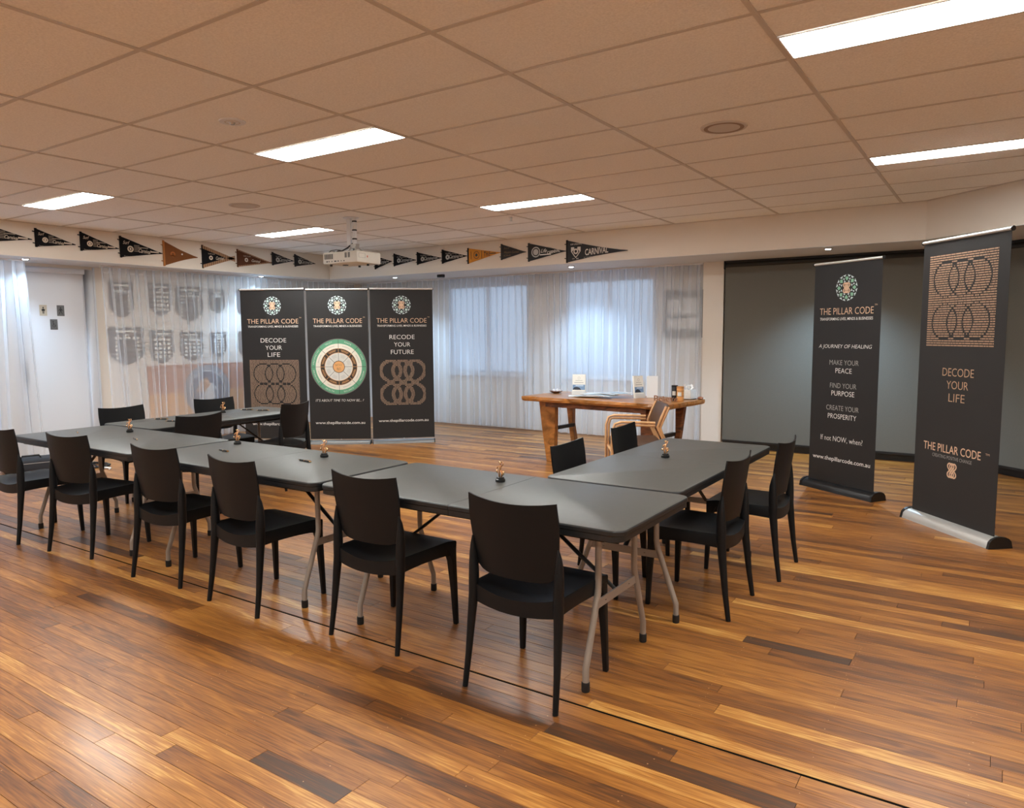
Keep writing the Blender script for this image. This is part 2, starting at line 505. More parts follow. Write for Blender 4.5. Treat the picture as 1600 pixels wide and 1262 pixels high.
LL = {(0, 1): 'long ceiling light panel nearest the camera, top right of photo', (0, 6): 'ceiling light panel above the two roll-up banners at right',
      (-3, 1): 'ceiling light panel in the middle, above the long table row', (-3, 6): 'ceiling light panel above the timber table and armchair',
      (-6, 1): 'ceiling light panel at far left above the toilet door side', (-6, 6): 'ceiling light panel beside the projector mount'}
for (x0, x1, y0, y1, i, j) in lights:
    vis = (i, j) in LL
    t = thing('ceiling_light', LL.get((i, j), 'ceiling light panel behind or beside the camera, outside the photograph'), 'ceiling light', ((x0 + x1) / 2, (y0 + y1) / 2, ZC), 0, 'recessed fluorescent ceiling panels')
    w, l = (x1 - x0) / 2 - .012, (y1 - y0) / 2 - .004
    mb = MB(); fr = .008
    mb.box(-w, -l, -.004, w, -l + fr, .02).box(-w, l - fr, -.004, w, l, .02).box(-w, -l + fr, -.004, -w + fr, l - fr, .02).box(w - fr, -l + fr, -.004, w, l - fr, .02)
    mb.build('frame', M_white, t)
    MB().box(-w + fr, -l + fr, .001, w - fr, l - fr, .006).build('diffuser', M_panel, t)

# walls, bulkhead --------------------------------------------------------
T = .15
DY0, DY1, DZ = 4.07, 4.93, 2.335
mb = MB()
WL = (1.0, 3.75, .12, 2.30)
mb.box(XW - T, YR - T, 0, XW, WL[0], ZC + .1).box(XW - T, WL[0], 0, XW, WL[1], WL[2]).box(XW - T, WL[0], WL[3], XW, WL[1], ZC + .1).box(XW - T, WL[1], 0, XW, DY0, ZC + .1); mb.box(XW - T, DY1, 0, XW, YW + T, ZC + .1); mb.box(XW - T, DY0, DZ, XW, DY1, ZC + .1)
struct(mb.build('wall_left', M_wall))
WIN = [(-7.66, -6.07, .85, 2.29), (-5.43, -3.99, .85, 2.29)]
mb = MB(); xs = [XW]
for (a, b, c, d) in WIN:
    mb.box(xs[-1], YW, 0, a, YW + T, ZC + .1); mb.box(a, YW, 0, b, YW + T, c); mb.box(a, YW, d, b, YW + T, ZC + .1); xs.append(b)
mo = meet(1.15)
mb.box(xs[-1], YW, 0, mo[0], YW + T, ZC + .1)
struct(mb.build('wall_back', M_wall))
p0 = mo; p1 = ang_at_x(1.15, XR)
struct(MB().prism([p0, p1, (p1[0] + n_.x * T, p1[1] + n_.y * T), (p0[0] + n_.x * T, p0[1] + n_.y * T)], 0, ZC + .1).build('wall_angled', M_wall))
struct(MB().box(XR, YR - T, 0, XR + T, p1[1] + .1, ZC + .1).build('wall_right', M_wall))
struct(MB().box(XW, YR - T, 0, XR, YR, ZC + .1).build('wall_rear', M_wall))
# pier between the curtain and the blind
struct(MB().box(-3.255, 9.40, 0, -2.985, YW, ZS).build('wall_pier', M_wall))
# bulkhead (dropped beam) running round the room
bo = meet(1.15); be = ang_at_x(1.15, XR); bi = ang_at_x(0, XR)
struct(MB().prism([(XW, YR), (XL, YR), (XL, YB), (XW, YW)], ZS, ZC + .1).build('trim_1', M_wall))
struct(MB().prism([(XL, YB), (BX, YB), bo, (XW, YW)], ZS, ZC + .1).build('trim_2', M_wall))
struct(MB().prism([(BX, YB), bi, be, bo], ZS, ZC + .1).build('trim_3', M_wall))
# soffit linings under the bulkhead
for q, pl in enumerate(([(XW + .001, YR), (XL - .003, YR), (XL - .003, YB + .003), (XW + .001, YW - .001)], [(XL - .003, YB + .003), (BX, YB + .003), (bo[0], bo[1] - .002), (XW + .001, YW - .001)], [(BX + .001, YB + .003), (bi[0] - .01, bi[1] + .012), (be[0] - .01, be[1]), (bo[0] + .001, bo[1] - .002)])):
    o = struct(MB().prism(pl, ZS - .004, ZS).build('trim_%d' % (q + 4), M_soffit))
# skirtings
struct(MB().box(XW, YR, 0, XW + .015, DY0 - .1, .1).box(XW, DY1 + .1, 0, XW + .015, YW, .1).build('baseboard_left', M_wall))
struct(MB().box(XW + .02, YW - .015, 0, -3.26, YW, .1).build('baseboard_back', M_wall))

# door -------------------------------------------------------------------
M_frame = mat('door_frame_white', (215, 217, 222), .35)
door = struct(bpy.data.objects.new('door_1', None)); COL.objects.link(door); door.location = (XW, 0, 0)
o = MB().box(-.075, DY0 + .03, .012, -.035, DY1 - .03, DZ - .035).build('door_leaf', M_door, door)
mb = MB()
for (y0, y1) in ((DY0 - .035, DY0 + .03), (DY1 - .03, DY1 + .07)):
    mb.box(-.12, y0, 0, .015, y1, DZ + .03)
mb.box(-.12, DY0 + .03, DZ - .035, .015, DY1 - .03, DZ + .03)
mb.box(-.034, DY1 - .045, 0, -.02, DY1 - .03, DZ - .035)
bevel(mb.build('door_frame', M_frame, door), .004)
# rebate strip giving the double line beside the frame
MB().box(0, DY1 + .07, 0, .028, DY1 + .09, DZ + .06).build('architrave', M_frame, door)
MB().box(-.035, 4.04 + .07, .9, -.031, 4.115 + .07, 1.18).build('push_plate', mat('steel_plate', (150, 150, 150), .35, metal=.8), door)

def sign(name, label, y, z, w, h, face, kind):
    t = thing(name, label, 'sign', (XW - .035, y, z), PI / 2, 'toilet signs on the white door')
    bevel(MB().box(-w / 2, -.004, -h / 2, w / 2, -.0005, h / 2).build('plate', face, t), .001, 1)
    g = []
    if kind in 'wm':
        g.append((*disc2(0, .009, n=12), 0, .034))
        if kind == 'w':
            g.append(([(-.008, .022), (.008, .022), (.022, -.008), (-.022, -.008)], [(0, 3, 2, 1)], 0, 0))
            g.append((*rect2(.05, .006), 0, .012)); g.append((*rect2(.008, .034), -.006, -.024)); g.append((*rect2(.008, .034), .006, -.024))
        else:
            g.append(([(-.013, .022), (.013, .022), (.008, -.006), (-.008, -.006)], [(0, 3, 2, 1)], 0, 0))
            g.append(([(-.014, .022), (-.008, .018), (-.02, -.004), (-.026, 0)], [(0, 1, 2, 3)], 0, 0)); g.append(([(.014, .022), (.008, .018), (.02, -.004), (.026, 0)], [(0, 1, 2, 3)], 0, 0))
            g.append(([(-.008, -.004), (0, -.004), (-.012, -.042), (-.021, -.042)], [(0, 1, 2, 3)], 0, 0)); g.append(([(.008, -.004), (0, -.004), (.012, -.042), (.021, -.042)], [(0, 1, 2, 3)], 0, 0))
    else:
        g.append((*disc2(.014, .019, PI * .85, PI * 2.1, n=20), 0, -.014)); g.append((*disc2(0, .007, n=12), -.009, .034))
        g.append((*rect2(.006, .034), -.009, .01)); g.append((*rect2(.024, .006), .002, -.006)); g.append((*rect2(.006, .02), .016, -.016)); g.append((*rect2(.018, .005), 0, .012))
    print_on(t, 'pictogram', g, M_black, -.0046)
sign('toilet_sign', 'pale beige toilet sign with a black woman figure, left of the upper pair', 4.395, 1.83, .088, .135, mat('sign_beige', (196, 184, 164), .4), 'w')
sign('toilet_sign', 'grey toilet sign with a black walking man figure, right of the upper pair', 4.60, 1.83, .088, .135, mat('sign_grey', (104, 104, 104), .4, metal=.3), 'm')
sign('toilet_sign', 'grey toilet sign with a wheelchair symbol, lowest on the door', 4.51, 1.655, .088, .13, mat('sign_grey', (104, 104, 104), .4), 'd')

# windows ----------------------------------------------------------------
def milk():
    m = bpy.data.materials.new('milky_glass'); m.use_nodes = True
    N = m.node_tree.nodes; L = m.node_tree.links
    for n in list(N):
        if n.type != 'OUTPUT_MATERIAL': N.remove(n)
    out = [n for n in N if n.type == 'OUTPUT_MATERIAL'][0]
    t = N.new('ShaderNodeBsdfTranslucent'); t.inputs[0].default_value = (.82, .85, .9, 1)
    g = N.new('ShaderNodeBsdfGlossy'); g.inputs['Roughness'].default_value = .15
    mx = N.new('ShaderNodeMixShader'); mx.inputs[0].default_value = .08
    L.new(t.outputs[0], mx.inputs[1]); L.new(g.outputs[0], mx.inputs[2]); L.new(mx.outputs[0], out.inputs[0])
    return m
M_milk = milk()
for n, (a, b, c, d) in enumerate(WIN):
    w = struct(bpy.data.objects.new('window_%d' % (n + 1), None)); COL.objects.link(w); w.location = ((a + b) / 2, YW, 0)
    hw = (b - a) / 2; mb = MB(); e = .045
    mb.box(-hw, -.012, c, -hw + e, .08, d).box(hw - e, -.012, c, hw, .08, d).box(-hw + e, -.012, c, hw - e, .08, c + e).box(-hw + e, -.012, d - e, hw - e, .08, d).box(-.022, 0, c + e, .022, .08, d - e)
    mb.build('window_frame', M_white, w)
    MB().box(-hw - .04, -.05, c - .03, hw + .04, .02, c).build('window_sill', M_white, w)
    for s in (-1, 1):
        x0, x1 = sorted((s * .022, s * (hw - e)))
        MB().box(x0, .035, c + e, x1, .041, d - e).build('pane', M_milk, w)

w = struct(bpy.data.objects.new('window_3', None)); COL.objects.link(w); w.location = (XW, 0, 0)
mb = MB(); e = .05; a, b, c, d = WL
mb.box(-.08, a, c, .012, a + e, d).box(-.08, b - e, c, .012, b, d).box(-.08, a + e, c, .012, b - e, c + e).box(-.08, a + e, d - e, .012, b - e, d).box(-.08, (a + b) / 2 - .025, c + e, 0, (a + b) / 2 + .025, d - e)
mb.build('window_frame', M_white, w)
for y0, y1 in ((a + e, (a + b) / 2 - .025), ((a + b) / 2 + .025, b - e)): MB().box(-.05, y0, c + e, -.044, y1, d - e).build('pane', M_milk, w)

# curtains ---------------------------------------------------------------
def curtain(name, label, p0, p1, z0, z1, pitch=.115, amp=.025, seed=1, gather=None, fab=None):
    """sheer curtain from p0 to p1 hanging in even S-folds; local frame = world"""
    rnd = random.Random(seed)
    p0 = Vector(p0); p1 = Vector(p1); L = (p1 - p0).length; d = (p1 - p0) / L; n = Vector((-d.y, d.x))
    t = thing(name, label, 'curtain', (p0.x, p0.y, 0), 0, 'white sheer curtains')
    folds = int(L / pitch); per = 10; cols = folds * per + 1; rows = 15
    fr = [(rnd.uniform(-.75, .75), rnd.uniform(.5, 1.75), rnd.uniform(0, 6.28)) for _ in range(folds + 2)]
    ph = [rnd.uniform(0, 6.28) for _ in range(6)]
    V = []
    for r_ in range(rows):
        v = r_ / (rows - 1); z = z1 + (z0 - z1) * v
        for cidx in range(cols):
            s = cidx / (cols - 1); k = s * folds; ki = int(k)
            a0, a1 = fr[ki], fr[min(ki + 1, folds)]; w = k - ki; w = w * w * (3 - 2 * w)
            am = (a0[1] * (1 - w) + a1[1] * w); sh = (a0[0] * (1 - w) + a1[0] * w)
            am = 1 + (am - 1) * min(1, v * 1.6)
            ss = s * L + sh * v * pitch * .8 + .03 * math.sin(ph[0] + s * L * 2.1) * v
            if gather: ss = gather(s, v, L, ss)
            off = amp * am * math.sin(2 * PI * k) + .012 * v * math.sin(ph[1] + s * L * 3.3) + .006 * v * math.sin(ph[2] + s * L * 9 + v * 2)
            ss += amp * .42 * math.sin(4 * PI * k)
            p = d * ss + n * off
            V.append((p.x, p.y, z + (.008 * math.sin(ph[3] + s * L * 1.7) if v == 1 else 0)))
    F = [(r_ * cols + c, r_ * cols + c + 1, (r_ + 1) * cols + c + 1, (r_ + 1) * cols + c) for r_ in range(rows - 1) for c in range(cols - 1)]
    mesh_obj('fabric', V, F, fab or M_sheer, t, True)
    # heading tape and track
    V = []; F = []
    for cidx in range(cols):
        s = cidx / (cols - 1); k = s * folds
        ss = s * L
        if gather: ss = gather(s, 0, L, ss)
        ss += amp * .42 * math.sin(4 * PI * k)
        p = d * ss + n * (amp * math.sin(2 * PI * k) + (.0015 if True else 0))
        V += [(p.x, p.y, z1 - .075), (p.x, p.y, z1)]
    F = [(2 * i, 2 * i + 2, 2 * i + 3, 2 * i + 1) for i in range(cols - 1)]
    mesh_obj('heading_tape', V, F, M_sheer, t, True)
    hem = [(v[0], v[1]) for v in [V_ for V_ in V]][:0]
    a = Vector((0, 0)) - n * .012; b = d * L - n * .012; c = d * L + n * .012; e = n * .012
    MB().prism([a[:], b[:], c[:], e[:]], z1, ZS - .004).build('track', M_white, t)
    return t
XC, YC = -9.62, 9.43
curtain('sheer_curtain', 'short white sheer curtain at far left, left of the toilet door', (XC, .8), (XC, 4.07), .03, 2.385, seed=3, pitch=.12, amp=.035)
def gat(s, v, L, ss):   # left end bunched tight, sweeping out towards the floor
    g = max(0, 1 - s * 4.6)
    return ss - .0 * g + .13 * v * g * math.sin(PI * min(1, s * 4.6))
curtain('sheer_curtain', 'white sheer curtain between the toilet door and the room corner, honour shields showing through', (XC, 4.95), (XC, 9.36), .03, 2.385, seed=5, gather=gat, fab=M_sheer2)
curtain('sheer_curtain', 'wide white sheer curtain over the back windows behind the timber table', (-9.53, YC), (-3.27, YC), .03, 2.385, seed=9)

# honour shields and the painted board behind the left curtain -----------
M_shield = mat('shield_timber', (66, 40, 26), .5, var=.2)
M_plate = mat('silver_plate', (244, 241, 230), .5)
def shield_outline(w, h):
    pts = [(-.5, .42), (-.42, .5), (-.2, .44), (0, .5), (.2, .44), (.42, .5), (.5, .42), (.46, .2), (.5, -.1), (.42, -.3), (.22, -.42), (0, -.5), (-.22, -.42), (-.42, -.3), (-.5, -.1), (-.46, .2)]
    return [(x * w, z * h) for x, z in pts]
def shield(y, z, w, h, label, style, cols, rows):
    t = thing('honour_shield', label, 'shield', (XW, y, z), PI / 2, 'honour shields on the left wall')
    bevel(MB().prism_xz(shield_outline(w, h), -.028, -.001).build('board', M_shield, t), .005, 1)
    sx = w * .72 / cols; sz = h * .62 / rows
    for i in range(cols):
        for j in range(rows):
            if style == 'border' and 0 < i < cols - 1 and j != 0: continue
            x = (i - (cols - 1) / 2) * sx; zz = h * .2 - j * sz
            if style == 'grid' and (i, j) in (((cols - 1) / 2, 0),): continue
            if abs(x) > w * .5 * (1 - max(0, (-zz / h - .2)) * 1.6): continue
            o = MB().box(x - sx * .28, -.032, zz - sz * .3, x + sx * .28, -.0285, zz + sz * .3).build('name_plate', M_plate, t)
    g = disc2(.014, .03, n=14)
    print_on(t, 'crest', [(g[0], g[1], 0, h * .26)], M_plate, -.0292)
    MB().prism_xz([(-w * .3, h * .4), (w * .3, h * .4), (w * .26, h * .34), (0, h * .36), (-w * .26, h * .34)], -.032, -.0285).build('scroll', M_plate, t)
shd = [(5.36, 2.0, .34, .50, 'border', 5, 6, 'tall'), (5.915, 2.015, .33, .47, 'grid', 5, 5, 'round-dotted'), (6.36, 1.97, .44, .52, 'border', 7, 7, 'large open-centred'), (6.82, 2.02, .27, .36, 'border', 5, 5, 'small'), (7.32, 2.0, .3, .44, 'grid', 4, 5, 'hidden-edge'),
       (5.40, 1.37, .5, .52, 'border', 6, 6, 'wide'), (5.90, 1.35, .36, .48, 'grid', 4, 5, 'grid'), (6.365, 1.35, .37, .44, 'grid', 4, 5, 'waisted'), (6.815, 1.37, .27, .38, 'grid', 4, 6, 'narrow'), (7.32, 1.36, .3, .42, 'border', 5, 5, 'last')]
for n, (y, z, w, h, st, c, rw, _) in enumerate(shd):
    rowi = 'upper' if n < 5 else 'lower'
    pos = ['first from the door', 'second from the door', 'third from the door', 'fourth from the door', 'last, beside the black banners'][n % 5]
    shield(y, z, w, h, 'wooden honour shield behind the sheer curtain, %s row, %s' % (rowi, pos), st, c, rw)
t = thing('painted_board', 'rust and orange board with a round surf club badge behind the left curtain', 'board', (XW, 7.05, .68), PI / 2)
MB().box(-1.38, -.02, -.4, 1.2, -.001, -.005).build('lower_panel', mat('board_orange', (222, 160, 84), .6), t)
MB().box(-1.38, -.02, -.005, 1.2, -.001, .4).build('upper_panel', mat('board_rust', (176, 108, 66), .6), t)
bx = -.46
print_on(t, 'badge_ring', [(*disc2(.3, .385), bx, .0)], mat('badge_ring', (120, 126, 140), .6), -.0215)
print_on(t, 'badge_field', [(*disc2(0, .29), bx, .0)], mat('badge_blue', (72, 84, 112), .6), -.0215)
print_on(t, 'badge_line', [(*disc2(.285, .3), bx, .0)], M_wht, -.022)
g = []
for i, ch in enumerate('SURF LIFE SAVING'):
    if ch == ' ': continue
    a = PI * .5 + (7.5 - i) * .158
    vs, fs = text_geo(ch, None, .05); ca, sa = math.cos(a - PI / 2), math.sin(a - PI / 2)
    g.append(([(x * ca - z * sa, x * sa + z * ca) for x, z in vs], fs, bx + .343 * math.cos(a), .343 * math.sin(a)))
print_on(t, 'lettering', g, M_wht, -.0222, 'white curved lettering SURF LIFE SAVING')
print_on(t, 'badge_head', [([(-.12, -.14), (.02, -.16), (.13, -.12), (.11, 0), (.16, .02), (.1, .1), (.0, .12), (-.06, .02)], [(0, 1, 2, 3, 4, 5, 6, 7)], bx, 0)], M_wht, -.0222)
print_on(t, 'badge_cap', [([(-.2, -.02), (-.1, .16), (.0, .2), (.05, .08), (-.02, .02), (-.05, -.02)], [(0, 5, 4, 3, 2, 1)], bx, 0)], mat('badge_tan', (214, 160, 110), .6), -.0224)

# notice board and sheet behind the curtain at the pier -------------------
t = thing('notice_board', 'grey-framed glass notice board behind the curtain beside the pier', 'notice board', (-3.58, YW, 1.75))
mb = MB(); mb.box(-.28, -.04, -.32, -.25, -.001, .32).box(.25, -.04, -.32, .28, -.001, .32).box(-.25, -.04, .22, .25, -.001, .32).box(-.25, -.04, -.32, .25, -.001, -.22).box(-.25, -.04, -.045, .25, -.001, -.03)
mb.build('frame', mat('notice_grey', (120, 118, 116), .5), t)
MB().box(-.25, -.02, -.22, .25, -.001, .22).build('backing', mat('notice_paper', (190, 190, 186), .7), t)
for x, z, w, h in ((-.14, .1, .17, .2), (.1, .1, .22, .2), (-.1, -.13, .26, .15), (.15, -.13, .16, .15)):
    MB().box(x - w / 2, -.024, z - h / 2, x + w / 2, -.0205, z + h / 2).build('notice', M_wht, t)
o = bevel(MB().box(-.16, -.006, -.1, .16, -.001, .1).build('paper_sheet', M_wht), .001, 1); o.location = (-3.52, YW, 1.29)
tag(o, 'white paper sheet pinned below the notice board behind the curtain', 'paper')

# roller blinds ----------------------------------------------------------
M_tube = mat('blind_tube', (38, 37, 36), .4, metal=.2)
def blind(a, b, zt, zb, label, group='grey roller blinds'):
    a = Vector(a); b = Vector(b); L = (b - a).length; ang = math.atan2(b.y - a.y, b.x - a.x)
    t = thing('roller_blind', label, 'blind', (a.x, a.y, 0), ang, group)
    MB().box(.01, -.003, zb + .02, L - .01, 0, zt).build('fabric', M_blind, t)
    autosmooth(MB().tube([(.005, .02, zt - .005), (L - .005, .02, zt - .005)], .037, 18).build('tube', M_tube, t))
    for x in (0, L): MB().box(x - .006, -.03, zt - .055, x + .006, .06, ZS - .006).build('bracket', M_black, t)
    MB().box(0, -.008, ZS - .03, L, .055, ZS - .0045).build('head_rail', M_black, t)
    MB().box(.01, -.008, zb, L - .01, .006, zb + .025).build('bottom_bar', M_black, t)
m1 = meet(.92)
blind((-2.965, YB + .92), (m1[0] - .03, YB + .92), 2.355, .085, 'wide grey roller blind between the pier and the room corner')
a2 = ang_at_x(.92, m1[0] + .03); b2 = ang_at_x(.92, 2.9)
blind(a2, b2, 2.355, .085, 'grey roller blind on the angled wall at the right edge')
# dark glazing behind blinds and black sill base
m2 = meet(1.05)
struct(MB().box(-2.97, YB + .99, 0, meet(.99)[0], YB + 1.1, .09).build('baseboard_right', M_black))
q0 = meet(.99); q1 = ang_at_x(.99, 3.2); q2 = ang_at_x(1.1, 3.2); q3 = meet(1.1)
struct(MB().prism([q0, q1, q2, q3], 0, .09).build('baseboard_angled', M_black))

# downlights on the soffit ------------------------------------------------
DL = [(-9.43, 4.0, 'small bright downlight over the short curtain at far left'), (-9.43, 7.25, 'small bright downlight above the leftmost black banner'),
      (-8.04, 8.72, 'small bright downlight behind the projector, above the triple banner'), (-4.88, 8.78, 'small bright downlight under the large CARNIVAL pennant'),
      (-1.60, 8.62, 'small bright downlight over the grey blind')]
def downlight(x, y, lab, w):
    t = thing('soffit_downlight', lab, 'downlight', (x, y, ZS - .004), 0, 'soffit downlights')
    MB().lathe([(.032, -.012), (.046, -.010), (.05, 0), (.03, 0)], 20).build('ring', M_white, t, True)
    o = MB().lathe([(.0, -.017), (.02, -.016), (.031, -.011), (.031, -.004)], 16).build('lens', M_spot, t, True)
    ld = bpy.data.lights.new('downlight_beam', 'SPOT'); ld.energy = w; ld.color = SPOT_COL; ld.spot_size = math.radians(118); ld.spot_blend = 1; ld.shadow_soft_size = .03
    lo = bpy.data.objects.new('downlight_beam', ld); COL.objects.link(lo); lo.parent = t; lo.location = (0, 0, -.035)
for x, y, lab in DL: downlight(x, y, lab, SPOT_W * (.5 if x < -9 and y < 5 else 1.9 if x > -2 else 1.35))
t = thing('security_camera', 'tiny black dome camera under the soffit behind the triple banner', 'camera', (-7.15, 8.78, ZS - .004))
bevel(MB().box(-.055, -.03, -.045, .055, .03, 0).build('housing', M_black, t), .006)
MB().lathe([(.008, -.012), (.018, -.01), (.02, 0)], 14, (.0, -.034, -.022)).build('lens', mat('lens_glass', (40, 44, 50), .1), t)

# ceiling fittings --------------------------------------------------------
def disc_fit(name, label, cat, x, y, rad, m1_, m2_, inner=.86):
    t = thing(name, label, cat, (x, y, ZC + .002))
    autosmooth(MB().lathe([(rad * inner, -.008), (rad * .97, -.007), (rad, 0), (rad * inner, 0)], 32).build('rim', m1_, t))
    autosmooth(MB().lathe([(0, -.006), (rad * inner * .99, -.0085), (rad * inner * .99, -.001)], 32).build('grille', m2_, t))
    return t
M_grille = mat('speaker_grille', (158, 136, 116), .8, bump=.5, bscale=900)
disc_fit('ceiling_speaker', 'round ceiling speaker near the right, its grille darker than the tile', 'speaker', -1.51, 4.69, .145, M_grid, M_grille)
disc_fit('ceiling_speaker', 'round pale ceiling speaker at left, above the far end of the tables', 'speaker', -6.33, 4.70, .15, M_grid, mat('speaker_grille_pale', (200, 186, 172), .8))
t = disc_fit('ceiling_sensor', 'small round white ceiling eyeball fitting left of the middle light panel', 'sensor', -3.92, 2.85, .078, M_white, M_grid, .6)
MB().lathe([(0, -.022), (.014, -.02), (.02, -.006)], 16).build('eye', mat('glass_eye', (190, 190, 190), .1, metal=.6), t)
t = thing('sprinkler', 'tiny metal sprinkler head hanging from the ceiling near the back light', 'sprinkler', (-4.6, 6.9, ZC + .002))
MB().lathe([(.006, -.03), (.012, -.028), (.012, 0), (.028, 0)], 12).build('body', M_alu, t)
MB().lathe([(.02, -.042), (.022, -.04), (.004, -.03)], 12).build('deflector', M_alu, t)

# projector ----------------------------------------------------------------
t = thing('projector', 'white ceiling projector with vents and ports on a pole mount', 'projector', (-6.04, 5.86, ZC), math.radians(2))
bw, bd, z1, z0 = .255, .19, -.385, -.51
bevel(MB().box(-bw, -bd, z0, bw, bd, z1).build('body', M_projw, t), .012, 2)
b = t.children[0]
for k in range(6): MB().box(-bw + .03 + k * .022, -bd - .002, z1 - .075, -bw + .043 + k * .022, -bd + .002, z1 - .02).build('vent', M_black, t)
for k in range(4): MB().box(.08 + k * .017 + (.012 if k > 1 else 0), -bd - .002, z1 - .07, .09 + k * .017 + (.012 if k > 1 else 0), -bd + .002, z1 - .015).build('vent', M_black, t)
for x, w in ((-.2, .022), (-.165, .012), (-.12, .01), (-.08, .03), (-.03, .016), (.02, .008), (.06, .012)): MB().box(x, -bd - .002, z0 + .018, x + w, -bd + .002, z0 + .03).build('port', M_black, t)
mb = MB(); e = .002
for (y0, y1, q0_, q1_) in ((-.16, -.06, -.46, -.457), (-.16, -.06, -.413, -.41), (-.16, -.157, -.457, -.413), (-.063, -.06, -.457, -.413)): mb.box(bw - e, y0, q0_, bw + e, y1, q1_)
mb.build('hatch_line', M_gry, t)
MB().box(bw - e, -.035, -.45, bw + e, -.02, -.43).build('mark', mat('red_mark', (190, 80, 50), .6), t)
MB().lathe([(0, -.008), (.03, -.007), (.034, 0)], 16, (-.1, 0, z0)).build('foot', M_black, t)
for x, y in ((-.2, -.12), (.19, .05), (-.02, .14)): MB().lathe([(.012, -.022), (.014, -.02), (.014, 0)], 12, (x, y, z0)).build('foot', M_black, t)
autosmooth(MB().tube([(.05, 0, 0), (.05, 0, -.29)], .023, 16).build('pole', M_white, t))
for z in (-.045, -.14, -.235): autosmooth(MB().lathe([(.024, -.008), (.027, -.006), (.027, .006), (.024, .008)], 16, (.05, 0, z)).build('strap', M_black, t))
for x in (-.055, -.025): autosmooth(MB().tube([(x, .01, 0), (x, .01, -.3)], .006, 8).build('conduit', M_black if x < -.04 else M_dsteel, t))
MB().box(-.068, .0, -.3, -.012, .02, 0).build('conduit_back', M_white, t)
MB().lathe([(.085, -.006), (.09, 0), (.05, 0)], 24).build('ceiling_plate', M_white, t)
mb = MB(); mb.tube([(.05, 0, -.28), (.13, .05, -.385)], .009, 8).tube([(.05, 0, -.28), (-.03, .05, -.385)], .009, 8).tube([(.05, 0, -.28), (.12, -.06, -.385)], .009, 8).tube([(.05, 0, -.28), (-.02, -.06, -.385)], .009, 8).box(.01, -.03, -.34, .09, .03, -.29).box(-.05, -.08, -.39, .16, .08, -.383)
mb.build('bracket', mat('bracket_grey', (170, 166, 160), .4, metal=.4), t)
mb = MB(); mb.tube([(.03, -.01, -.28), (-.02, -.04, -.33), (-.08, -.06, -.36), (-.16, -.05, -.36), (-.2, -.06, -.38), (-.15, -.12, -.375)], .008, 6)
mb.tube([(-.08, -.05, -.36), (-.13, -.1, -.35), (-.19, -.13, -.36), (-.2, -.15, -.382)], .004, 6)
mb.build('cable', M_black, t, True)

# ------------------------------------------------------------------ roll-up banners
def banner(label, a, b, H, base_m, m, base_w=.86, rail_m=None, slim=False):
    a = Vector(a); b = Vector(b); ang = math.atan2(b.y - a.y, b.x - a.x); c = (a + b) / 2; L = (b - a).length
    t = thing('roll_up_banner', label, 'banner', (c.x, c.y, 0), ang, 'black roll-up banners')
    w = L / 2
    # cassette base: D-shaped profile along x
    bw = w - .008 if slim else w + .02; prof = []
    dp = .06 if slim else .085
    for k in range(9):
        q = PI * k / 8; prof.append((dp * math.cos(q) + .015, (.036 if slim else .062) * math.sin(q) ** .8 + .014))
    prof = [(dp + .02, .0)] + prof + [(-dp + .01, .0)]
    n = len(prof); V = [(-bw, y, z) for y, z in prof] + [(bw, y, z) for y, z in prof]
    F = [tuple(range(n)), tuple(range(2 * n - 1, n - 1, -1))] + [(i, n + i, n + (i + 1) % n, (i + 1) % n) for i in range(n)]
    autosmooth(mesh_obj('base', V, F, base_m, t), 50)
    for s in (-1, 1):
        V = [(s * bw, y * 1.06, z * 1.1) for y, z in prof] + [(s * (bw + (.012 if slim else .022)), y * 1.06, z * 1.1) for y, z in prof]
        o = mesh_obj('end_cap', V, F, M_cap, t)
    # print, slightly bowed, running from the base to the top rail
    nx, nz = 2, 8; V = []
    for k in range(nz + 1):
        z = .07 + (H - .10) * k / nz
        for i in range(nx + 1): V.append((-w + 2 * w * i / nx, .0, z))
    V += [(x, y + .0016, z) for x, y, z in V]
    m_ = (nx + 1) * (nz + 1); F = []
    for k in range(nz):
        for i in range(nx):
            q = (k * (nx + 1) + i, k * (nx + 1) + i + 1, (k + 1) * (nx + 1) + i + 1, (k + 1) * (nx + 1) + i)
            F += [q, tuple(m_ + i2 for i2 in reversed(q))]
    mesh_obj('print', V, F, m, t)
    autosmooth(MB().tube([(-w - .004, .001, H - .022), (w + .004, .001, H - .022)], .015, 12, 1, .8).build('top_rail', rail_m or M_alu, t))
    for s in (-1, 1): MB().tube([(s * (w + .004), .001, H - .022), (s * (w + .012), .001, H - .022)], .017, 12).build('rail_cap', M_cap, t)
    autosmooth(MB().tube([(0, .035, .06), (0, .03, H * .5), (0, .022, H - .03)], .009, 8).build('support_pole', M_alu, t))
    t['w'] = w
    return t
def line(t, s, z, w, h, m=None, x=0, shear=0, bold=0, label=None):
    vs, fs = text_geo(s, w, h, shear, bold)
    print_on(t, 'lettering', [(vs, fs, x, z)], m or M_wht, -.0012, label)

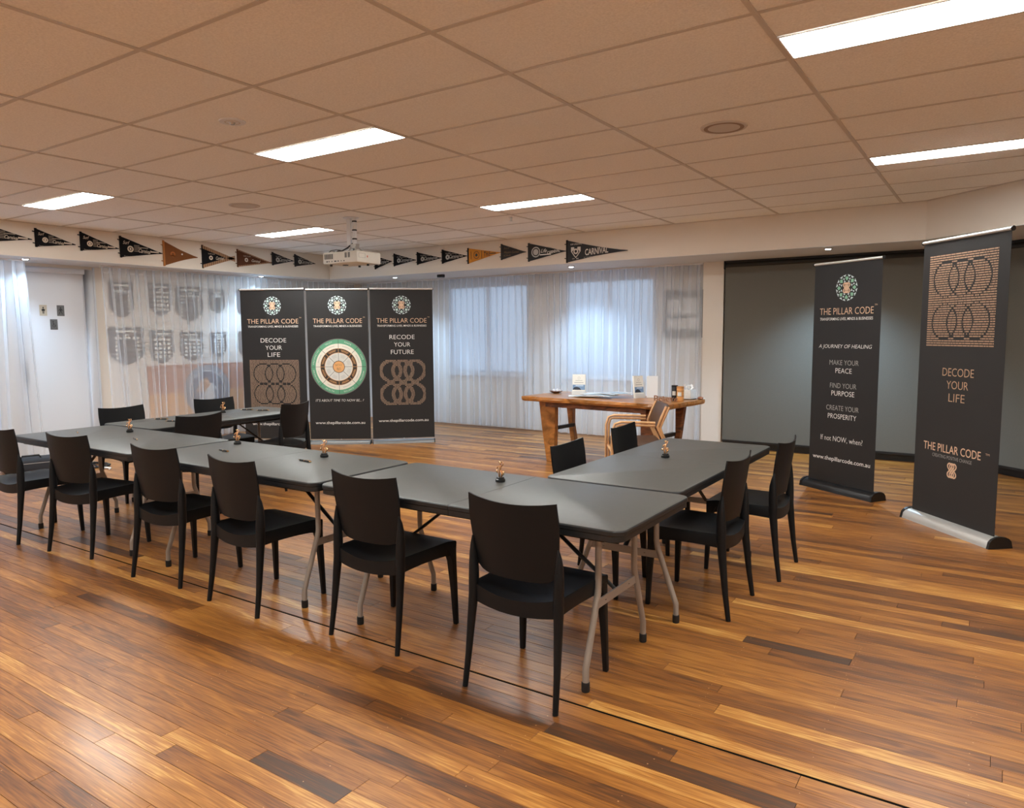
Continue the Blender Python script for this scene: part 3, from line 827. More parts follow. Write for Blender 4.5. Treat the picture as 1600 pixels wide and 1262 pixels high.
def eight(cx, a, b, n=80):
    """upright figure eight: two round loops joined by straight crossing strokes"""
    c = b - a; beta = math.asin(min(.98, a / c)); m = n // 2 - 6; top = []
    for k in range(m + 1):
        th = -beta + (PI + 2 * beta) * k / m
        top.append((a * math.cos(th), c + a * math.sin(th)))
    def seg(p, q): return [(p[0] + (q[0] - p[0]) * k / 6, p[1] + (q[1] - p[1]) * k / 6) for k in range(1, 6)]
    bot = [(-x, -y) for x, y in top]
    bot = [(x, -y) for x, y in top][::1]
    # over the top right to left, through the crossing to lower right, round to lower left, back up
    loop = top + seg(top[-1], bot[0]) + bot + seg(bot[-1], top[0])
    return [(cx + x, y) for x, y in loop]
def icon888(size, th, spread=.42, aw=.36):
    """three interlocked eights as ribbon outlines; size = height"""
    V = []; F = []
    for c in (-1, 0, 1):
        p = eight(c * size * spread * .5, size * .20, size * .5, 44); n = len(p); b0 = len(V)
        for i in range(n):
            x0, y0 = p[i - 1]; x1, y1 = p[(i + 1) % n]; dx, dy = x1 - x0, y1 - y0; l = math.hypot(dx, dy) or 1
            V += [(p[i][0] - dy / l * th / 2, p[i][1] + dx / l * th / 2), (p[i][0] + dy / l * th / 2, p[i][1] - dx / l * th / 2)]
        for i in range(n):
            j = (i + 1) % n; F.append((b0 + 2 * i, b0 + 2 * i + 1, b0 + 2 * j + 1, b0 + 2 * j))
    return V, F

def logo(t, z, R, x=0, mint=None):
    g = []; g2 = []
    for k in range(8):
        a = PI / 8 + k * PI / 4; a = k * PI / 4 + PI / 2; ca, sa = math.cos(a), math.sin(a)
        kite = [(.97, 0), (.76, .17), (.50, 0), (.76, -.17)]
        kite = [(.88, 0), (.72, .17), (.52, .0), (.72, -.17)]
        g.append(([(R * (p * ca - q * sa), R * (p * sa + q * ca)) for p, q in kite], [(0, 1, 2, 3)], x, z))
        for s in (-1, 1):
            tr = [(.99, s * .07), (.90, s * .36), (.80, s * .17)]
            g2.append(([(R * (p * ca - q * sa), R * (p * sa + q * ca)) for p, q in tr], [(0, 1, 2)], x, z))
        a += PI / 8; ca, sa = math.cos(a), math.sin(a)
        tr = [(.60, 0), (.46, .11), (.46, -.11)]
        g2.append(([(R * (p * ca - q * sa), R * (p * sa + q * ca)) for p, q in tr], [(0, 1, 2)], x, z))
        tr = [(.80, 0), (.70, .07), (.62, 0), (.70, -.07)]
        g2.append(([(R * (p * ca - q * sa), R * (p * sa + q * ca)) for p, q in tr], [(0, 1, 2, 3)], x, z))
    print_on(t, 'emblem_ring', g, mint or M_mint, -.0012); print_on(t, 'emblem_points', g2, M_ice, -.0012)
    v, fs = icon888(R * .72, R * .085)
    print_on(t, 'emblem_centre', [(v, fs, x, z)], M_tan, -.0014)

def bricks(t, x0, x1, z0, z1, mode, m, rows=44):
    """printed lines of tiny bricks; mode 'panel' leaves out the thin outline of the loops, 'loops' keeps only the bands"""
    w, h = x1 - x0, z1 - z0; cx, cz = (x0 + x1) / 2, (z0 + z1) / 2
    sc = .86 if mode == 'panel' else .98
    curves = [eight(c * w * .27 * sc, w * .222 * sc, h * .5 * sc * .97, 150) for c in (-1, 0, 1)]
    pts = [p for c in curves for p in c]
    rnd = random.Random(int(abs(x0) * 1000) + rows); V = []; F = []
    pitch = h / rows
    for r_ in range(rows):
        z = -h / 2 + (r_ + .5) * pitch; hh = pitch * .27
        near = [p for p in pts if abs(p[1] - z) < w * .08]
        x = -w / 2; nb = 0; step = w / 170; run = None
        k = 0; nxt = rnd.uniform(.02, .07)
        while x <= w / 2 + 1e-6:
            dmin = min((math.hypot(p[0] - x, p[1] - z) for p in near), default=9)
            on = (dmin > w * .011) if mode == 'panel' else (dmin < w * .040)
            if x - (-w / 2) > nxt: on = False; nxt = x + w / 2 + rnd.uniform(.02, .06)
            if on and run is None: run = x
            if (not on or x + step > w / 2) and run is not None:
                if x - run > step * .9:
                    n = len(V); V += [(cx + run, cz + z - hh), (cx + x, cz + z - hh), (cx + x, cz + z + hh), (cx + run, cz + z + hh)]; F.append((n, n + 1, n + 2, n + 3))
                run = None
            x += step
    o = print_on(t, 'printed_pattern', [(V, F, 0, 0)], m, -.0012, 'printed rows of fine tan dashes forming three linked figure eights')

M_base = mat('dull_silver_base', (120, 120, 120), .4, metal=.6)
b1 = banner('leftmost of the three joined black banners, DECODE YOUR LIFE', (-8.70, 6.33), (-7.87, 6.73), 2.145, M_base, M_ban, slim=True)
b2_ = banner('middle one of the three joined black banners, with the green wheel diagram', (-7.845, 6.745), (-7.155, 7.21), 2.135, M_base, M_ban, slim=True)
b3 = banner('rightmost of the three joined black banners, RECODE YOUR FUTURE', (-7.13, 7.225), (-6.51, 7.80), 2.14, M_base, M_ban, slim=True)
b4 = banner('tall black banner with a black base before the grey blind, A JOURNEY OF HEALING', (-1.50, 7.50), (-.868, 7.09), 2.16, M_cap, M_ban)
b5 = banner('nearest tall banner at the right edge with a silver base, DECODE YOUR LIFE in tan', (-.522, 6.605), (.036, 5.98), 2.205, mat('silver_base', (196, 194, 190), .35, metal=.4), M_ban4)
for b in (b1, b2_, b3, b4):
    w2 = b['w'] * 2
    logo(b, 1.90, .128 if b is not b4 else .122, 0, None if b is b4 else mat('ice_mint', (188, 212, 206), .7))
    line(b, 'THE PILLAR CODE', 1.69, w2 * .80, .062, M_tan, bold=0)
    line(b, 'TM', 1.735, .028, .014, M_tan, x=w2 * .43)
    line(b, 'TRANSFORMING LIVES, MINDS & BUSINESSES', 1.617, w2 * .79, .030, M_wht, bold=.01)
for s, z, w in (('DECODE', 1.43, .37), ('YOUR', 1.33, .24), ('LIFE', 1.235, .18)): line(b1, s, z, w, .058, M_wht)
bricks(b1, -.36, .36, .50, 1.165, 'panel', M_tan2, 40)
line(b1, 'www.thepillarcode.com.au', .27, .70, .05, M_wht, bold=.01)
for s, z, w in (('RECODE', 1.465, .34), ('YOUR', 1.363, .22), ('FUTURE', 1.26, .31)): line(b3, s, z, w, .058, M_wht)
bricks(b3, -.31, .31, .53, 1.155, 'loops', M_tan2, 36)
line(b3, 'www.thepillarcode.com.au', .31, .68, .05, M_wht, bold=.01)
# wheel on the middle banner
zc = 1.065; R = .385
def ringp(name, r0, r1, m, y): print_on(b2_, name, [(*disc2(r0 * R, r1 * R), 0, zc)], m, y)
ringp('wheel_rim', .97, 1.0, mat('rim_grey', (110, 108, 104), .7), -.0012)
ringp('wheel_green_ring', .82, .97, M_green, -.0012)
ringp('wheel_cream_ring', .655, .82, M_cream, -.0012)
ringp('wheel_line', .645, .655, M_orangep, -.0013); ringp('wheel_dark_ring', .505, .645, M_dbrown, -.0012); ringp('wheel_line', .49, .505, M_orangep, -.0013)
ringp('wheel_inner_ring', .21, .49, M_pale, -.0012); ringp('wheel_hub_line', .195, .215, M_dbrown, -.0014); ringp('wheel_hub', 0, .195, M_orangep, -.0012)
g = []; g3 = []
for k in range(8):
    a = k * PI / 4; ca, sa = math.cos(a), math.sin(a)
    for (r0, r1, gg) in ((.21, .49, g), (.655, .97, g), (.505, .645, g3)):
        l0, l1, hw = r0 * R, r1 * R, .0022
        gg.append(([(l0 * ca + hw * sa, l0 * sa - hw * ca), (l1 * ca + hw * sa, l1 * sa - hw * ca), (l1 * ca - hw * sa, l1 * sa + hw * ca), (l0 * ca - hw * sa, l0 * sa + hw * ca)], [(0, 1, 2, 3)], 0, zc))
print_on(b2_, 'wheel_spokes', g, M_dbrown, -.0015); print_on(b2_, 'wheel_spokes', g3, M_orangep, -.0015)
gw = []; gd = []; gt = []
words = ['PEACE', 'LOVE', 'FREEDOM', 'BALANCE', 'HEALTH', 'ABUNDANCE', 'PROSPERITY', 'TRUST']
for k, wd in enumerate(words):
    a = PI / 2 - PI / 8 - k * PI / 4
    flip = math.sin(a) < 0
    n = len(wd)
    for i, ch in enumerate(wd):
        st = .062 * (n if False else 1)
        aa = a + ((n - 1) / 2 - i) * st * (-1 if flip else 1)
        vs, fs = text_geo(ch, None, .019); rot = aa - PI / 2 + (PI if flip else 0); ca, sa = math.cos(rot), math.sin(rot)
        gw.append(([(x * ca - z * sa, x * sa + z * ca) for x, z in vs], fs, .895 * R * math.cos(aa), zc + .895 * R * math.sin(aa)))
    def arc_words(rad, span, hgt, out, cz_):
        m_ = 7; 
        for i in range(m_):
            aa0 = a + span * (i / m_ - .5) + .012; aa1 = a + span * ((i + 1) / m_ - .5) - .012
            v, fs = disc2((rad - hgt) * R, (rad + hgt) * R, aa0, aa1, 2); out.append((v, fs, 0, cz_))
    arc_words(.74, .42, .011, gd, zc)
    for rr in (.60, .575, .55): arc_words(rr, .5 - (.6 - rr) * 2, .0075, gt, zc)
    for rr in (.43, .40, .37, .34): arc_words(rr, .42, .0065, gd, zc)
print_on(b2_, 'lettering', gw, M_wht, -.0015, 'white words around the green ring')
print_on(b2_, 'lettering', gd, M_gry, -.0015); print_on(b2_, 'lettering', gt, M_orangep, -.0015)
line(b2_, 'NOW', zc + .025, .095, .033, M_dbrown); line(b2_, 'BE', zc - .03, .05, .033, M_dbrown)
line(b2_, "IT'S ABOUT TIME TO NOW BE... ?", .605, .66, .034, M_wht, shear=.25)
line(b2_, 'www.thepillarcode.com.au', .29, .68, .05, M_wht, bold=.01)
# banner 4
line(b4, 'A JOURNEY OF HEALING', 1.36, .60, .045, M_wht, shear=.22)
for s, z, w in (('MAKE YOUR', 1.215, .33), ('PEACE', 1.14, .185), ('FIND YOUR', 1.00, .30), ('PURPOSE', .928, .26), ('CREATE YOUR', .79, .37), ('PROSPERITY', .712, .325)): line(b4, s, z, w, .046, M_gry if 'YOUR' in s else M_wht)
line(b4, 'If not NOW, when?', .495, .48, .056, M_wht); line(b4, 'www.thepillarcode.com.au', .30, .66, .052, M_wht, bold=.01)
# banner 5
bricks(b5, -.345, .32, 1.385, 2.075, 'panel', mat('tan_brick_print', (176, 142, 116), .7), 40)
for s, z, w in (('DECODE', 1.195, .31), ('YOUR', 1.10, .215), ('LIFE', 1.005, .16)): line(b5, s, z, w, .06, mat('tan_text', (205, 168, 136), .7))
line(b5, 'THE PILLAR CODE', .615, .58, .062, M_tan, x=-.03, bold=.012); line(b5, 'TM', .635, .036, .014, M_tan, x=.32)
line(b5, 'CREATING POSITIVE CHANGE', .552, .40, .026, M_gry, x=-.02)
v, fs = icon888(.105, .011); print_on(b5, 'emblem_centre', [(v, fs, -.01, .46)], M_tan, -.0014)

# ------------------------------------------------------------------ pennants
def pennant(label, wall, s0, ztop, zbot, s1, ztip, style, col, band=None):
    """triangular felt flag; s is the coordinate along the wall"""
    if wall == 'L': loc = (XL + .001, s0, 0); rz = PI / 2
    else: loc = (s0, YB - .001, 0); rz = 0
    t = thing('pennant', label, 'pennant', loc, rz, 'felt pennants on the bulkhead')
    L = s1 - s0; H = ztop - zbot; zc_ = (ztop + zbot) / 2
    felt = mat('felt_' + style + str(col), col, .95, spec=.1, bump=.2, bscale=400)
    edge = lambda x, s: (ztop if s > 0 else zbot) * (1 - x) + ztip * x + (-.012 if s > 0 else .012) * math.sin(PI * x) * (1 if style in ('rust', 'carn') else 0)
    n = 8; up_ = [(L * i / n, edge(i / n, 1)) for i in range(n)]; dn = [(L * i / n, edge(i / n, -1)) for i in range(n)]
    poly = dn + [(L, ztip - .004), (L, ztip + .004)] + up_[::-1]
    wav = lambda x: -.004 - .006 * math.sin(x / L * 7 + s0 * 5) ** 2
    V = [(x, wav(x) - .002, z) for x, z in poly] + [(x, wav(x) + .001, z) for x, z in poly]; m_ = len(poly)
    F = []
    q = m_
    for i in range(n - 1): F += [(i, i + 1, q - 2 - i, q - 1 - i)]
    F.append((n - 1, n, n + 1, n + 2))
    F += [tuple(m_ + j for j in reversed(fc)) for fc in F]
    F += [(i, m_ + i, m_ + (i + 1) % m_, (i + 1) % m_) for i in range(m_)]
    mesh_obj('cloth', V, F, felt, t)
    bandm = mat('band_' + str(band), band, .9) if band else felt
    MB().box(-.012, -.012, zbot - .004, .012, -.002, ztop + .004).build('hoist_band', bandm, t)
    for z in (ztop - H * .18, zbot + H * .18): MB().tube([(-.01, -.006, z), (-.035, -.004, z + .004)], .006, 6).build('tie', bandm, t)
    def pr(name, g, m, y=-.0135): return print_on(t, name, g, m, y)
    def tx(s, x, z, w, h, m, shear=0, bold=0, rot=0):
        v, fs = text_geo(s, w, h, shear, bold)
        if rot: v = [(a * math.cos(rot) - b_ * math.sin(rot), a * math.sin(rot) + b_ * math.cos(rot)) for a, b_ in v]
        return (v, fs, x, z)
    slope = math.atan2(ztip - zc_, L)
    zl = lambda x: zc_ + (ztip - zc_) * x / L
    if style == 'black':
        m = mat('pennant_cream', (214, 200, 182), .8)
        pr('crest', [(*disc2(.020 * H / .22, .034 * H / .22, n=14), L * .22, zl(L * .22) - .01), (*rect2(.022, .03), L * .22, zl(L * .22) - .01)], m)
        pr('lettering', [tx('Surf', L * .13, ztop - H * .28, L * .16, H * .16, m, .4, .01), tx('Carnival', L * .56, zl(L * .56) - .01, L * .30, H * .20, m, .4, .02, slope), (*rect2(L * .2, .016), L * .80, zl(L * .80)), tx('Theme is the season', L * .24, zbot + H * .07, L * .36, H * .05, m, 0, 0, .02)], m)
        pr('lettering', [(*rect2(L * .13, .008), L * .37, zl(L * .37) + .045 - q_ * .018) for q_ in range(5)] + [(*rect2(L * .24, .012), L * .52, zl(L * .5) + .028)], mat('pennant_dull', (150, 140, 128), .8))
    elif style == 'small':
        m = mat('pennant_grey', (188, 184, 178), .8)
        pr('crest', [(*disc2(.012, .034 * H / .18, n=12), L * .22, zl(L * .22) - .01)], m)
        pr('lettering', [tx('Carnival', L * .5, zl(L * .5), L * .42, H * .26, m, .4, .02, slope * .6), tx('SURF', L * .24, ztop - H * .30, L * .2, H * .1, m), (*rect2(L * .13, .016), L * .78, zl(L * .78))], m)
        pr('lettering', [(*rect2(L * .26, .006), L * .42, zl(L * .42) - .032), (*rect2(L * .3, .006), L * .45, zl(L * .42) + .036)], mat('pennant_dull', (150, 140, 128), .8))
    elif style == 'rust':
        pr('crest', [(*disc2(.018, .036, n=14), L * .25, zl(L * .25)), (*rect2(.07, .012), L * .25, zl(L * .25) - .02)], mat('faded_orange', (178, 106, 50), .8))
        pr('crest', [(*disc2(0, .012, n=6), L * .52, zl(L * .5) + .015)], M_wht)
    elif style in ('fringe', 'brown'):
        fm = mat('fringe_tan', (166, 128, 98), .95)
        nst = 16
        for s in (1, -1):
            V = []; F = []
            for i in range(nst):
                xa, xb = L * i / nst, L * (i + .82) / nst
                za, zb2 = edge(i / nst, s), edge((i + .82) / nst, s)
                dd = -.045 * s if style == 'fringe' else -.016 * s
                y = -.0130 - .001 * (i % 3)
                nn = len(V); V += [(xa, y, za), (xb, y, zb2), (xb, y, zb2 + dd), (xa, y, za + dd), (xa, y + .002, za), (xb, y + .002, zb2), (xb, y + .002, zb2 + dd), (xa, y + .002, za + dd)]
                F += [(nn, nn + 1, nn + 2, nn + 3), (nn + 7, nn + 6, nn + 5, nn + 4)]
            mesh_obj('fringe', V, F, fm, t)
        m = mat('pennant_cream', (214, 200, 182), .8)
        pr('crest', [(*disc2(.012, .030, n=14), L * .24, zl(L * .24) - .01)], m)
        pr('lettering', [tx('Carnival', L * .52, zl(L * .52) - .008, L * .26, H * .15, m, .4, .02, slope), tx('SURF CLUB', L * .26, ztop - H * .35, L * .2, .016, m)], m)
    elif style == 'orange':
        pr('crest', [(*disc2(.045, .052, n=18), L * .27, zl(L * .27)), (*disc2(0, .022, n=10), L * .27, zl(L * .27)), (*rect2(.008, .11), L * .1, zl(L * .1)), (*rect2(.008, .11), L * .43, zl(L * .43))], M_black)
        pr('lettering', [tx('T', L * .53, zl(L * .53), .03, .07, M_black, .2, .04), tx('H', L * .6, zl(L * .6), .03, .065, M_black, .2, .04), tx('E', L * .67, zl(L * .67), .03, .055, M_black, .2, .03), (*rect2(.1, .012), L * .78, zl(L * .78))], M_black)
    elif style == 'grey':
        m = mat('pennant_tan', (150, 120, 92), .8)
        pr('lettering', [tx('Surf', L * .22, ztop - H * .28, L * .24, .022, m, .3), tx('Western Carnival', L * .42, zl(L * .42), L * .6, .03, m, .3, 0, slope * .3), tx('Club', L * .25, zbot + H * .25, L * .28, .02, m, .3)], m)
    elif style == 'life':
        m = M_wht
        pr('crest', [(*disc2(.055, .07, n=20), L * .2, zl(L * .2)), (*disc2(.0, .042, n=14), L * .2, zl(L * .2))], mat('pennant_silver', (190, 192, 192), .7))
        pr('lettering', [tx('Life', L * .42, zl(L * .42) + .016, L * .16, .05, m, .4, .01), tx('CARNIVAL', L * .68, zl(L * .68) - .0, L * .34, .04, m, 0, .03, .12), (*rect2(L * .3, .014), L * .46, zl(L * .46) - .035)], m)
    elif style == 'carn':
        m = mat('pennant_pale', (216, 212, 206), .8)
        pr('lettering', [tx('CARNIVAL', L * .50, zl(L * .5) + .002, L * .38, .082, m, .1, .03, .05), tx('SURF LIFESAVING', L * .16, ztop - H * .2, L * .19, .020, m, 0, .02), tx('OF THE ASSOCIATION CLUB', L * .44, zl(L * .4) - .068, L * .3, .010, m, 0, 0, .05), tx('19  88', L * .15, zbot + H * .15, .09, .018, m)], m)
        xc, zz = L * .155, zl(L * .155)
        pr('crest', [(*disc2(.018, .036, n=14), xc, zz), ([(-.07, .055), (-.025, .055), (-.02, .03), (-.055, 0), (-.02, -.05), (0, -.07), (.02, -.05), (.055, 0), (.02, .03), (.025, .055), (.07, .055), (.07, 0), (.03, -.055), (0, -.085), (-.03, -.055), (-.07, 0)], [(0, 1, 2, 3, 15), (3, 4, 14, 15), (4, 5, 13, 14), (5, 6, 12, 13), (6, 7, 11, 12), (7, 8, 9, 10, 11)], xc, zz)], m)
K1, K2 = (30, 30, 33), (52, 52, 55)
PL = [(3.52, 2.73, 2.53, 4.00, 2.605, 'black', K1, None, 'black pennant cut off by the left edge of the photo'),
      (4.04, 2.735, 2.53, 4.47, 2.59, 'black', K1, None, 'black pennant with script lettering, first whole one from the left'),
      (4.535, 2.75, 2.53, 4.985, 2.59, 'black', K1, None, 'black pennant with script lettering above the right side of the toilet door'),
      (5.01, 2.75, 2.49, 5.56, 2.58, 'black', K1, None, 'black pennant directly left of the plain rust-brown one'),
      (5.58, 2.75, 2.425, 6.07, 2.57, 'rust', (128, 82, 50), (178, 116, 62), 'faded rust-brown pennant with an orange band'),
      (6.145, 2.745, 2.435, 6.66, 2.60, 'fringe', K1, None, 'black pennant with a wide tan fringe'),
      (6.705, 2.74, 2.49, 7.30, 2.59, 'brown', (92, 58, 42), None, 'dark brown pennant with tan fringed edge'),
      (7.32, 2.75, 2.56, 7.72, 2.65, 'small', K2, None, 'small dark grey pennant, second from the corner on the left bulkhead'),
      (7.745, 2.755, 2.57, 8.15, 2.64, 'small', K2, None, 'small dark grey pennant nearest the corner on the left bulkhead')]
for a in PL: pennant(a[8], 'L', *a[:8])
PB = [(-8.19, 2.72, 2.52, -7.84, 2.62, 'small', K1, None, 'small black pennant mostly hidden behind the projector'),
      (-7.79, 2.73, 2.545, -7.35, 2.61, 'small', K1, None, 'small black pennant just right of the projector'),
      (-7.32, 2.72, 2.54, -6.86, 2.61, 'small', K1, None, 'small black pennant, second right of the projector'),
      (-6.84, 2.725, 2.53, -6.39, 2.61, 'small', K1, None, 'small black pennant directly left of the orange one'),
      (-6.37, 2.715, 2.50, -5.81, 2.62, 'orange', (214, 146, 62), K1, 'orange pennant with black print on the back bulkhead'),
      (-5.79, 2.73, 2.52, -5.39, 2.60, 'grey', (66, 66, 68), None, 'grey pennant with dull tan script right of the orange one'),
      (-5.345, 2.71, 2.47, -4.77, 2.57, 'life', (62, 64, 66), None, 'grey pennant with round badge, left of the largest pennant'),
      (-4.755, 2.705, 2.42, -3.89, 2.52, 'carn', (62, 64, 68), K1, 'largest grey pennant reading CARNIVAL')]
for a in PB: pennant(a[8], 'B', *a[:8])

# ------------------------------------------------------------------ folding tables
TL, TW, TZ = 1.725, .765, .735
def rounded(w, l, rd, n=6):
    pts = []
    for cx, cy, a0 in ((w - rd, l - rd, 0), (-w + rd, l - rd, PI / 2), (-w + rd, -l + rd, PI), (w - rd, -l + rd, 1.5 * PI)):
        for i in range(n + 1):
            a = a0 + PI / 2 * i / n; pts.append((cx + rd * math.cos(a), cy + rd * math.sin(a)))
    return pts
def ring_layers(outlines, m, name, parent, side=None):
    V = []; F = []; n = len(outlines[0][0])
    for pts, z in outlines: V += [(x, y, z) for x, y in pts]
    for k in range(len(outlines) - 1):
        for i in range(n):
            j = (i + 1) % n; F.append((k * n + i, k * n + j, (k + 1) * n + j, (k + 1) * n + i))
    F.append(tuple(range(n - 1, -1, -1))); F.append(tuple((len(outlines) - 1) * n + i for i in range(n)))
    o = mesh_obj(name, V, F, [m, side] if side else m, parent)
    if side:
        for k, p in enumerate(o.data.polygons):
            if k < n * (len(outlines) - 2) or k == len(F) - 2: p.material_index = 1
    return autosmooth(o, 30)
def half_outline(s, inset, n=6):
    """one leaf of the folding top: rounded at the outer end, square at the fold"""
    w0, w1 = .0012, TL / 2 - inset; l = TW / 2 - inset; rd = .055 - inset * .6; pts = [(w0, -l)]
    for cx, cy, a0 in ((w1 - rd, -l + rd, -PI / 2), (w1 - rd, l - rd, 0)):
        for i in range(n + 1):
            a = a0 + PI / 2 * i / n; pts.append((cx + rd * math.cos(a), cy + rd * math.sin(a)))
    pts.append((w0, l))
    if s < 0: pts = [(-x, y) for x, y in pts][::-1]
    return pts
def make_table(label):
    t = thing('folding_table', label, 'table', (0, 0, 0), 0, 'charcoal folding tables set in a U')
    for s in (-1, 1):
        ring_layers([(half_outline(s, .012), TZ - .052), (half_outline(s, .004), TZ - .048), (half_outline(s, .004), TZ - .026), (half_outline(s, .0), TZ - .022), (half_outline(s, 0), TZ - .007), (half_outline(s, .003), TZ - .002), (half_outline(s, .008), TZ)], M_tablet, 'tabletop_leaf', t, M_tshade)
        xe = s * (TL / 2 - .20)
        for q in (-1, 1):
            path = [(xe, q * .185, TZ - .05), (xe, q * .185, .42), (xe, q * .19, .39), (xe, q * .285, .13), (xe, q * .297, .10), (xe, q * .298, .02)]
            lg = autosmooth(MB().tube(path, .0145, 12).build('leg', M_steel, t), 40)
            autosmooth(MB().lathe([(.0165, 0), (.018, .004), (.018, .04), (.015, .042)], 14, (xe, q * .298, 0)).build('foot_cap', M_rub, lg))
        mb = MB(); mb.box(xe - .004, -.21, .325, xe + .004, .21, .365)
        bevel(mb.build('crossbar', M_steel, t), .001, 1)
        for q in (-1, 1): MB().lathe([(.006, -.0), (.007, .002)], 10, (xe, q * .12, .344)).build('bolt', M_rub, t)
        autosmooth(MB().tube([(xe - s * .004, 0, .35), (xe - s * .2, 0, .49), (xe - s * .45, 0, TZ - .06)], [(.014, .006), (.014, .009), (.012, .006)], 8).build('brace', M_dsteel, t))
        MB().box(xe - s * .03, -.235, TZ - .068, xe + s * .02, .235, TZ - .0525).build('leg_bracket', M_dsteel, t)
    for q in (-1, 1): MB().box(-TL / 2 + .1, q * (TW / 2 - .055) - .01, TZ - .066, TL / 2 - .1, q * (TW / 2 - .055) + .01, TZ - .0525).build('side_rail', M_dsteel, t)
    return t
YT = 2.915
t0 = make_table('charcoal folding table at the near right corner of the U'); t0.location = (-2.045, YT, 0)
dup(t0, (-3.80, YT, 0), 0, 'charcoal folding table in the middle of the long front row')
dup(t0, (-5.56, YT, 0), 0, 'charcoal folding table at the left end of the long front row')
dup(t0, (-1.632, 3.325 + TL / 2, 0), PI / 2, 'charcoal folding table forming the right arm of the U')
dup(t0, (-6.225, 3.325 + TL / 2, 0), PI / 2 + math.radians(2), 'charcoal folding table forming the left arm, beside the triple banner')

